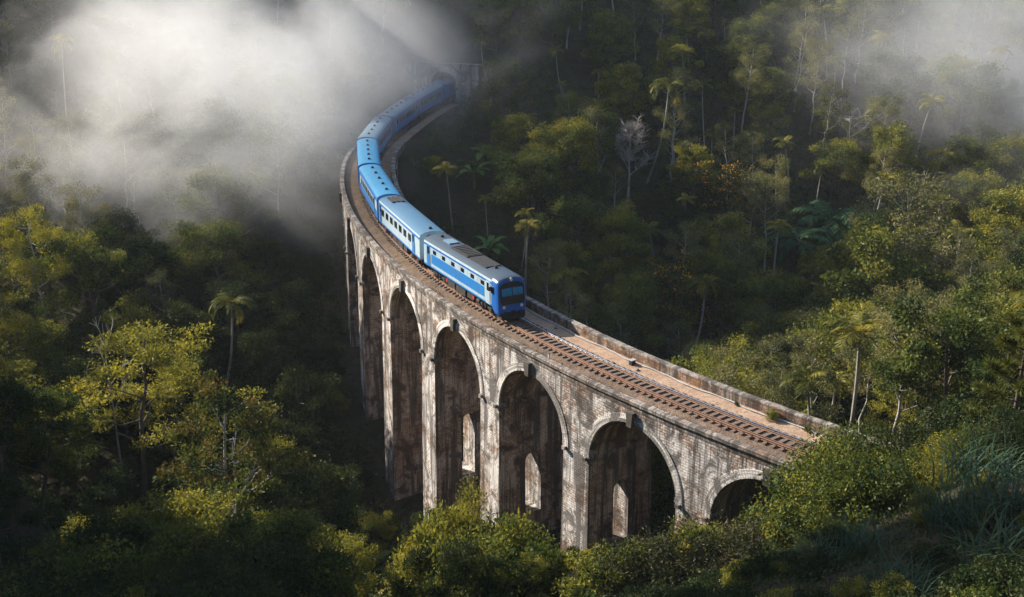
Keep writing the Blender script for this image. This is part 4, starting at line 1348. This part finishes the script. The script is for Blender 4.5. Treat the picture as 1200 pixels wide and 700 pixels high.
# ---- scattered forest
P1 = [(396, 175), (398, 372), (420, 482), (450, 592), (520, 585), (560, 612), (640, 628), (690, 640), (760, 618), (840, 598), (975, 560), (1005, 500), (622, 336), (575, 262), (480, 195), (470, 150), (396, 150)]
P2 = [(398, 190), (420, 135), (470, 92), (462, 68), (565, 68), (562, 100), (536, 128), (500, 160), (482, 200), (478, 232), (620, 338), (560, 330), (430, 250)]
def inside(poly, u, v):
    c = False; n = len(poly)
    for i in range(n):
        x1, y1 = poly[i]; x2, y2 = poly[(i + 1) % n]
        if (y1 > v) != (y2 > v) and u < (x2 - x1) * (v - y1) / (y2 - y1) + x1: c = not c
    return c
def clear(x, y, h, rad):
    """True if a plant of this size here leaves the sight lines to the viaduct and train open"""
    ang = math.degrees(math.atan2(y - CY, x - CX)) % 360
    rr = math.hypot(x - CX, y - CY) - R0 - float(dR(ang))
    if 158 < ang < 236 and -(4.6 + rad * 0.8) < rr < 4.6 + rad * 0.8:
        return False
    z = float(terrain(x, y))
    outer = rr > 0 and ang > 150
    for f in (0.0, 0.3, 0.55, 0.8, 1.0):
        for s in (-1, 0, 1):
            u, v, d = cam_proj([(x + s * rad * (0.3 if f == 0 else 0.9), y, z + f * h)])[0]
            if d < 5: return False
            if outer and inside(P1, u, v): return False
            if y < 222 and inside(P2, u, v): return False
    return True
KEEP = [(568, 176, 179), (556, 200, 174), (573, 292, 156), (972, 262, 158), (930, 288, 152), (1000, 150, 176), (990, 220, 176), (1002, 418, 95), (1001, 450, 95), (44, 350, 132), (38, 270, 132),
        (130, 390, 110), (150, 450, 110), (737, 160, 170), (850, 215, 163), (202, 240, 156), (1090, 240, 134), (250, 365, 126)]
def hides(x, y, h, rad):
    z = float(terrain(x, y))
    t = cam_proj([(x, y, z + h)])[0]; b = cam_proj([(x, y, z + 0.25 * h)])[0]
    for u, v, d in KEEP:
        if y < d - 1.5 and abs(u - t[0]) < rad * FOC / t[2] + 6 and t[1] - 4 < v < b[1]: return True
    return False
def visible_zone(x, y, h):
    z = float(terrain(x, y))
    a = cam_proj([(x, y, z + h)])[0]; b = cam_proj([(x, y, z)])[0]
    if a[2] < 8: return False
    return -70 < a[0] < 1270 and a[1] < 760 and b[1] > -12

HEROES = []
def hero(o, frac):
    HEROES.append((o.location.x, o.location.y, o.location.z + frac))
def shades(x, y, h):
    """would a plant this high here stand between the sun and one of the sunlit trees?"""
    top = float(terrain(x, y)) + h
    for hx, hy, hz in HEROES:
        dx, dy = x - hx, y - hy
        al = dx * SH[0] + dy * SH[1]; la = abs(-dx * SH[1] + dy * SH[0])
        if 0 < al < 60 and la < 6.0 and top > hz + 0.577 * al + 1.0: return True
    return False
grid = {}
def too_near(x, y, dmin):
    c = 8.0; i, j = int(x // c), int(y // c)
    for a in range(i - 1, i + 2):
        for b in range(j - 1, j + 2):
            for (px_, py_) in grid.get((a, b), ()):
                if (px_ - x) ** 2 + (py_ - y) ** 2 < dmin * dmin: return True
    return False
def put(x, y): grid.setdefault((int(x // 8.0), int(y // 8.0)), []).append((x, y))
for p in PLACED: put(*p)

LAB = {
 ('broad', 'mist'): ('olive green broadleaf tree half lost in the mist on the left slope', 'broadleaf trees in the mist'),
 ('dark', 'mist'): ('dark green broadleaf tree half lost in the mist on the left slope', 'dark trees in the mist'),
 ('airy', 'mist'): ('slender pale-stemmed tree half lost in the mist on the left slope', 'slender trees in the mist'),
 ('palm', 'mist'): ('palm half lost in the mist on the left slope', 'palms in the mist'),
 ('yellow', 'mist'): ('feathery yellow-green tree half lost in the mist on the left slope', 'feathery trees in the mist'),
 ('broad', 'valley'): ('olive green broadleaf tree in the shaded valley left of the viaduct', 'broadleaf trees in the left valley'),
 ('dark', 'valley'): ('dark green broadleaf tree in the shaded valley left of the viaduct', 'dark trees in the left valley'),
 ('airy', 'valley'): ('slender pale-stemmed tree in the shaded valley left of the viaduct', 'slender trees in the left valley'),
 ('palm', 'valley'): ('palm in the shaded valley left of the viaduct', 'palms in the left valley'),
 ('yellow', 'valley'): ('feathery yellow-green tree in the shaded valley left of the viaduct', 'feathery trees in the left valley'),
 ('broad', 'hill'): ('olive green broadleaf tree on the forested hill behind the viaduct', 'broadleaf trees on the hill behind'),
 ('dark', 'hill'): ('dark green broadleaf tree on the forested hill behind the viaduct', 'dark trees on the hill behind'),
 ('airy', 'hill'): ('slender pale-stemmed tree on the forested hill behind the viaduct', 'slender trees on the hill behind'),
 ('palm', 'hill'): ('tall thin palm among the trees on the hill behind the viaduct', 'palms on the hill behind'),
 ('yellow', 'hill'): ('feathery yellow-green tree on the forested hill behind the viaduct', 'feathery trees on the hill behind'),
 ('broad', 'mound'): ('sunlit olive green broadleaf tree on the mound behind the near end of the viaduct', 'broadleaf trees on the right mound'),
 ('dark', 'mound'): ('dark green broadleaf tree on the mound behind the near end of the viaduct', 'dark trees on the right mound'),
 ('airy', 'mound'): ('sunlit slender pale-stemmed tree on the mound behind the near end of the viaduct', 'slender trees on the right mound'),
 ('palm', 'mound'): ('sunlit palm among the trees on the mound behind the near end of the viaduct', 'palms on the right mound'),
 ('yellow', 'mound'): ('sunlit feathery yellow-green tree on the mound behind the near end of the viaduct', 'feathery trees on the right mound'),
}
MIXES = {'mist': ('broad', 'broad', 'dark', 'dark', 'airy'),
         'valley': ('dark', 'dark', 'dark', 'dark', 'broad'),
         'hill': ('broad', 'dark', 'broad', 'broad', 'palm', 'broad', 'airy', 'airy', 'broad', 'palm'),
         'mound': ('broad', 'airy', 'broad', 'palm', 'yellow', 'broad', 'airy')}
HR = {'broad': (9.5, 16, 4.4), 'dark': (8, 13, 4.2), 'airy': (12, 17.5, 3.4), 'palm': (5.0, 12.0, 2.0), 'yellow': (9, 13, 4.2)}
def zone_of(x, y):
    ang = math.degrees(math.atan2(y - CY, x - CX)) % 360
    rr = math.hypot(x - CX, y - CY) - R0
    dx = x - P0[0]; dy = y - P0[1]
    q = dx * MAX_[0] + dy * MAX_[1]; s = dx * EAX[0] + dy * EAX[1]
    if rr > 0 and x < 60:
        if y < 70 and x > -12: return 'fore'
        if y > 225 and x > -20: return 'hill'
        return 'mist' if q > 32 else 'valley'
    if q < 2 and s > 18: return 'mound'
    return 'hill'
hero(EDGE_TREE, 9.0); hero(YELLOW_TREE, 11.0); hero(RUSTY_TREE, 13.0)
cand = []
for i in range(9000):
    y = 45 + 260 * rng.random() ** 0.8
    x = (rng.random() * 2 - 1) * (0.47 * y + 14)
    cand.append((x, y))
ntree = 0
for x, y in cand:
    zn = zone_of(x, y)
    if zn == 'fore': continue
    k = MIXES[zn][int(rng.integers(len(MIXES[zn])))]
    h0, h1, rad = HR[k]
    h = h0 + (h1 - h0) * rng.random()
    dmin = {'palm': 4.0, 'airy': 4.0}.get(k, 4.9) * (0.9 + 0.35 * (y > 180)) * (1.15 if zn in ('mist',) else 1.0)
    if not visible_zone(x, y, h): continue
    if too_near(x, y, dmin): continue
    rd = rad * h / h1
    if not clear(x, y, h, rd):
        for f in (0.62, 0.42, 0.28):
            if k in ('broad', 'dark', 'yellow') and clear(x, y, h * f, rd * f):
                h *= f; break
        else: continue
    if shades(x, y, h) or hides(x, y, h, rd): continue
    lab, grp = LAB[(k, zn)]
    plant(k, x, y, h, lab, grp)
    put(x, y); ntree += 1
print('TREES', ntree, COUNT)

nv = 0
for i in range(2600):
    y = 84 + 110 * rng.random(); x = -62 + 66 * rng.random()
    zn = zone_of(x, y)
    if zn not in ('valley', 'mist') or nv >= 130: continue
    h = 1.8 + 3.0 * rng.random()
    p = cam_proj([(x, y, float(terrain(x, y)) + h)])[0]
    if not (120 < p[0] < 620 and p[1] < 690): continue
    if too_near(x, y, 3.0) or not clear(x, y, h, h * 0.6): continue
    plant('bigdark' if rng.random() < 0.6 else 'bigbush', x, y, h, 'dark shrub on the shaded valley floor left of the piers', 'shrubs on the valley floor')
    put(x, y); nv += 1
# ---- bushes on the near slope and round the feet of the piers
def bush_px(k, u, v, h, label, group=None, **kw):
    x, y = at_ground(u, v)
    return plant(k, x, y, h, label, group, **kw)
for k_, u, v, dep, wd in (('sunbush', 552, 560, 80, 0.5), ('smallbush', 522, 592, 79, 0.6), ('smallbush', 592, 592, 78, 0.6), ('smallbush', 572, 612, 75, 0.8), ('smallbush', 622, 620, 76, 0.7),
                          ('smallbush', 500, 612, 77, 0.7), ('smallbush', 536, 632, 74, 0.7), ('smallbush', 600, 640, 73, 0.9), ('smallbush', 650, 640, 74, 0.8), ('smallbush', 560, 655, 71, 0.9)):
    plant_px(k_, u, v, dep, 'sunlit yellow-green bush in front of the middle piers', 'sunlit bushes in front of the middle piers', wide=wd)
for u, v, h in ((700, 640, 1.6), (812, 606, 1.7), (798, 600, 1.3), (690, 655, 1.4), (870, 585, 1.5), (905, 575, 2.0)):
    bush_px('bushy', u, v + 6, h, 'small yellow-green bush at the foot of the near piers', 'small bushes at the foot of the near piers')
def bush_to(k, u, v, dep, hmax, label, group):
    d = ray(u, v); t = dep / d[1]; x = d[0] * t
    h = CAM_H + d[2] * t - float(terrain(x, dep)) + 0.1
    if DEBUG: print('bush_to', u, v, dep, 'h=%.1f' % h)
    plant(k, x, dep, max(0.8, min(h, hmax)), label, group)
for u, v, dep in ((1040, 508, 62), (1072, 492, 61), (1100, 480, 62), (1128, 464, 61), (1150, 448, 62), (1182, 438, 60), (1220, 430, 60), (1112, 505, 57),
                  (1150, 485, 57), (1190, 470, 56), (1230, 470, 55), (1070, 525, 58), (1035, 545, 60)):
    bush_to('bigbush' if (u + v) % 2 else 'bigdark', u, v, dep - 2, 6.0, 'tall sunlit olive bush hiding the near end of the viaduct, lower right', 'tall bushes at the near end of the viaduct')
for u, v, dep in ((962, 532, 66), (982, 512, 66), (998, 502, 65), (972, 520, 65), (990, 500, 64), (1012, 496, 62), (1010, 520, 61), (985, 540, 63), (968, 560, 66), (1000, 550, 60), (965, 585, 62), (985, 575, 60), (1030, 530, 59)):
    bush_to('bigbush' if u > 980 and v < 530 else 'smallbush', u, v, dep - 3, 7.5 if u > 980 else 5.0, 'grey-green bush growing between the nearest, half hidden arch and the taller bushes', 'bushes beside the nearest arch')
for i, u in enumerate(range(690, 975, 17)):
    vt = float(np.interp(u, [690, 740, 840, 900, 975], [648, 622, 602, 590, 562])) + (18, 4, 12, 7, 22)[i % 5]
    if i % 3 == 1: bush_to('smallbush', u, vt - 4, 70.5, 5.0, 'grey-green bush poking out of the dry thickets at the nearest arches', 'bushes among the dry thickets'); continue
    bush_to('thicket', u, vt, 71.0 + (i % 3) * 1.2 - (u - 690) * 0.012, 6.0, 'dry grey-brown thicket growing along the foot of the nearest arches', 'dry thickets at the nearest arches')
nb = 0
for i in range(1500):
    y = 30 + 52 * rng.random(); x = -22 + 60 * rng.random()
    if zone_of(x, y) != 'fore' and not (x > 8 and y < 80): continue
    p = cam_proj([(x, y, float(terrain(x, y)))])[0]
    if not (-40 < p[0] < 1260 and p[1] < 800): continue
    right = p[0] > 900 and p[1] < 640
    h = 0.7 + 0.9 * rng.random() + (0.6 * rng.random() if right else 0)
    if too_near(x, y, 1.5 if h < 2.2 else 2.1) or not clear(x, y, h, h * 0.7): continue
    k = 'smallbush' if right else ('bush', 'bushd', 'bushd')[int(rng.integers(3))]
    if right: plant(k, x, y, h, 'small olive bush among the grass of the lower right slope', 'small bushes on the lower right slope')
    else: plant(k, x, y, h, 'low dark bush in the shaded grass of the foreground slope', 'low bushes in the foreground')
    put(x, y); nb += 1
for u, v, h in ((1150, 560, 3.2), (1185, 600, 3.0), (1120, 610, 2.6), (1175, 660, 2.8), (1010, 640, 2.2), (960, 660, 2.2), (860, 660, 2.0), (1060, 690, 2.2), (760, 690, 1.8)):
    bush_px('tuft', u, v + 10, h, 'clump of long arching blue-green grass on the foreground slope', 'clumps of long grass in the foreground')
print('BUSHES', nb)

# ---- ground cover (nobody could count it)
def cover(n, size, xr, yr, name, mat, hmax, dens_fn=None, seed=5):
    r = np.random.default_rng(seed)
    y = yr[0] + (yr[1] - yr[0]) * r.random(n) ** 1.0
    x = xr[0] + (xr[1] - xr[0]) * r.random(n)
    z = terrain(x, y)
    pr = cam_proj(np.stack([x, y, z], 1))
    ang = np.degrees(np.arctan2(y - CY, x - CX)) % 360
    rr = np.abs(np.hypot(x - CX, y - CY) - R0 - dR(ang))
    band = ((ang > 226.0) | (ang < 182.5)) & (ang > 150) & (ang < 245)
    ok = (pr[:, 2] > 8) & (pr[:, 0] > -60) & (pr[:, 0] < 1260) & (pr[:, 1] > -15) & (pr[:, 1] < 780) & ~(band & (rr < 4.3 + 0.5 * r.random(n)))
    x, y, z = x[ok], y[ok], z[ok]; m = len(x)
    patch = vnoise(x * 0.5, y * 0.5, 4) * 0.5 + vnoise(x * 1.7, y * 1.7, 5) * 0.35
    zz = z + (0.05 + np.clip(0.45 + patch, 0.05, 1.2) * hmax * r.random(m))
    D = unit(r.normal(size=(m, 3)) + np.array([0, 0, 0.35])); U = unit(np.cross(D, r.normal(size=(m, 3))))
    L = size * (0.5 + r.random(m))
    a = Acc(); V, Q = leaf_quads(np.stack([x, y, zz], 1), D, U, L, L * 0.5, 0.1)
    a.add(V, Q, 0, 0.42 + 0.12 * patch + 0.16 * r.normal(size=m))
    return obj_np(name, a.mesh(name, M[mat]))
def understory(n, seed=15):
    r = np.random.default_rng(seed)
    y = 62 + 235 * r.random(n) ** 0.85; x = (r.random(n) * 2 - 1) * (0.46 * y + 14)
    z = terrain(x, y); pr = cam_proj(np.stack([x, y, z], 1))
    ang = np.degrees(np.arctan2(y - CY, x - CX)) % 360
    rs = np.hypot(x - CX, y - CY) - R0 - dR(ang); rr = np.abs(rs)
    band = (ang > 150) & (ang < 245)
    inner = (rs < 0) & (rs > -22) & (ang > 160) & (ang < 200)
    hs = 0.5 + 2.6 * r.random(n) ** 1.3 * np.clip(0.75 + 0.5 * vnoise(x * 0.13, y * 0.13, 9), 0.25, 1.3)
    hs = np.where(inner, np.minimum(hs, 1.0), hs)
    hs = np.where(band & (rr < 9), np.minimum(hs, 1.1), hs)
    ok = (pr[:, 2] > 8) & (pr[:, 0] > -60) & (pr[:, 0] < 1260) & (pr[:, 1] > -25) & (pr[:, 1] < 770) & ~(band & (rr < 5.2) & ((ang > 225.5) | (ang < 183)))
    ok &= ~(band & (rr < 4.6))
    x, y, z, hs = x[ok], y[ok], z[ok], hs[ok]; m = len(x)
    per = 62
    d = unit(r.normal(size=(m * per, 3)))
    rad = np.repeat(0.55 + 0.35 * hs, per)
    c = np.repeat(np.stack([x, y, z + hs * 0.62], 1), per, 0)
    C = c + d * (rad * (0.3 + 0.7 * r.random(m * per) ** 0.6))[:, None] * np.array([1, 1, 0.8])
    D = unit(d * 0.6 + r.normal(size=(m * per, 3)) * 0.7); U = unit(np.cross(D, r.normal(size=(m * per, 3))))
    L = 0.26 * (0.6 + 0.8 * r.random(m * per)) * np.repeat(0.8 + 0.5 * r.random(m), per)
    a = Acc(); V, Q = leaf_quads(C, D, U, L, L * np.repeat(0.35 + 0.3 * r.random(m), per), 0.12)
    a.add(V, Q, 0, np.repeat(0.45 + 0.17 * r.normal(size=m), per) + 0.12 * r.normal(size=m * per))
    return obj_np('undergrowth', a.mesh('undergrowth', M['leaf_under']))
uc = understory(10500)
tag(uc, None, None, None, 'stuff')
uc3 = cover(160000, 0.42, (-135, 140), (60, 300), 'ground_cover', 'leaf_under', 0.6)
tag(uc3, None, None, None, 'stuff')
uc2 = cover(150000, 0.17, (-22, 42), (28, 86), 'ground_cover', 'leaf_under', 0.8, seed=8)
tag(uc2, None, None, None, 'stuff')
r_ = np.random.default_rng(77); a = Acc()
n = 15000
gxp = -20 + 58 * r_.random(n); gyp = 28 + 54 * r_.random(n)
gz = terrain(gxp, gyp); prj = cam_proj(np.stack([gxp, gyp, gz], 1))
an = np.degrees(np.arctan2(gyp - CY, gxp - CX)) % 360
rrr = np.abs(np.hypot(gxp - CX, gyp - CY) - R0)
ok = (prj[:, 0] > -40) & (prj[:, 0] < 1250) & (prj[:, 1] < 800) & (prj[:, 2] > 8) & (rrr > 4.6)
blades(a, np.stack([gxp, gyp, gz], 1)[ok], r_, 1.1, 0.02, 1.0, 0.45)
gr = obj_np('grass', a.mesh('grass', M['leaf_dry'])); tag(gr, None, None, None, 'stuff')
# weeds on the deck
r_ = np.random.default_rng(99); n = 2600
aa = 206 + 19 * r_.random(n); keep = vnoise(aa * 2.1, aa * 0.7, 6) > -0.15
aa = aa[keep]; rr_ = 2.05 + 0.9 * r_.random(len(aa)) ** 0.7
bq = np.array([pt(p, q, -0.27) for p, q in zip(aa, rr_)])
a = Acc(); blades(a, bq, r_, 0.28, 0.022, 0.9, 0.75, 2)
tag(obj_np('grass', a.mesh('grass', M['leaf_dry'])), None, None, None, 'stuff')
for a_, r2, s_ in ((222.6, -2.5, 0.75), (223.8, -2.6, 0.4), (221.2, -2.55, 0.3)):
    x, y, z = pt(a_, r2, -0.2)
    w = plant('bush', x, y, s_, 'small green weed growing on the path against the far parapet', 'weeds by the far parapet'); w.location.z = z
#@@MIST
# ------------------------------------------------------------------ mist banks and thin haze
def mist(center, radii, dens, scale, lo, hi, seed, label_name='mist', aniso=0.25, hollow=0.0):
    import bmesh
    bm = bmesh.new(); bmesh.ops.create_icosphere(bm, subdivisions=3, radius=1.0)
    for v in bm.verts: v.co = Vector((v.co.x * radii[0], v.co.y * radii[1], v.co.z * radii[2]))
    me = bpy.data.meshes.new(label_name); bm.to_mesh(me); bm.free()
    t = NT('drifting_mist')
    oc = t.coord('Object')
    nv = t.n('ShaderNodeVectorMath'); nv.operation = 'MULTIPLY'; nv.inputs[1].default_value = tuple(1 / r for r in radii); t.l(oc, nv.inputs[0])
    ln = t.n('ShaderNodeVectorMath'); ln.operation = 'LENGTH'; t.l(nv.outputs[0], ln.inputs[0])
    fall = t.n('ShaderNodeMapRange'); fall.interpolation_type = 'SMOOTHSTEP'
    fall.inputs['From Min'].default_value = 1.0; fall.inputs['From Max'].default_value = 0.25
    t.l(ln.outputs['Value'], fall.inputs['Value'])
    nz = t.noise(t.mapping(oc, scale=(1, 1, 1.25), loc=(seed * 13.1, seed * 7.7, seed * 3.3)), scale, 6.0, 0.62, 0.6)
    nd = t.math('ADD', nz, t.math('MULTIPLY', t.math('SUBTRACT', fall.outputs[0], 1.0), 0.35))
    mr = t.n('ShaderNodeMapRange'); mr.interpolation_type = 'SMOOTHSTEP'
    mr.inputs['From Min'].default_value = lo; mr.inputs['From Max'].default_value = hi
    t.l(nd, mr.inputs['Value'])
    d = t.math('MULTIPLY', t.math('MULTIPLY', mr.outputs[0], fall.outputs[0]), dens)
    vs = t.n('ShaderNodeVolumePrincipled')
    vs.inputs['Color'].default_value = (0.93, 0.94, 0.95, 1); vs.inputs['Anisotropy'].default_value = aniso
    t.l(d, vs.inputs['Density'])
    t.l(vs.outputs[0], t.out.inputs['Volume'])
    # the same march length in every bank, whatever its size
    t.m.cycles.volume_step_rate = 60.0 / (2 * sum(radii) / 3)
    me.materials.append(t.m)
    o = bpy.data.objects.new(label_name, me); COL.objects.link(o); o.location = center
    tag(o, None, None, None, 'stuff')
    return o
mist((-40, 158, 9), (50, 40, 38), 0.030, 0.055, 0.33, 0.60, 1, aniso=0.4)
mist((-34, 190, 10), (54, 42, 34), 0.026, 0.05, 0.28, 0.56, 2, aniso=0.4)
mist((92, 184, 8), (80, 64, 40), 0.024, 0.05, 0.26, 0.60, 3, aniso=0.4)
# even haze round the whole place
t = NT('haze_air')
pv = t.n('ShaderNodeVolumePrincipled')
pv.inputs['Color'].default_value = (0.80, 0.90, 0.97, 1); pv.inputs['Density'].default_value = 0.0001; pv.inputs['Anisotropy'].default_value = 0.3
t.l(pv.outputs[0], t.out.inputs['Volume'])
hz = MB(); hz.box((0, 450, 35), (1900, 2000, 200))
hz = hz.build('haze', t.m); tag(hz, None, None, None, 'stuff')
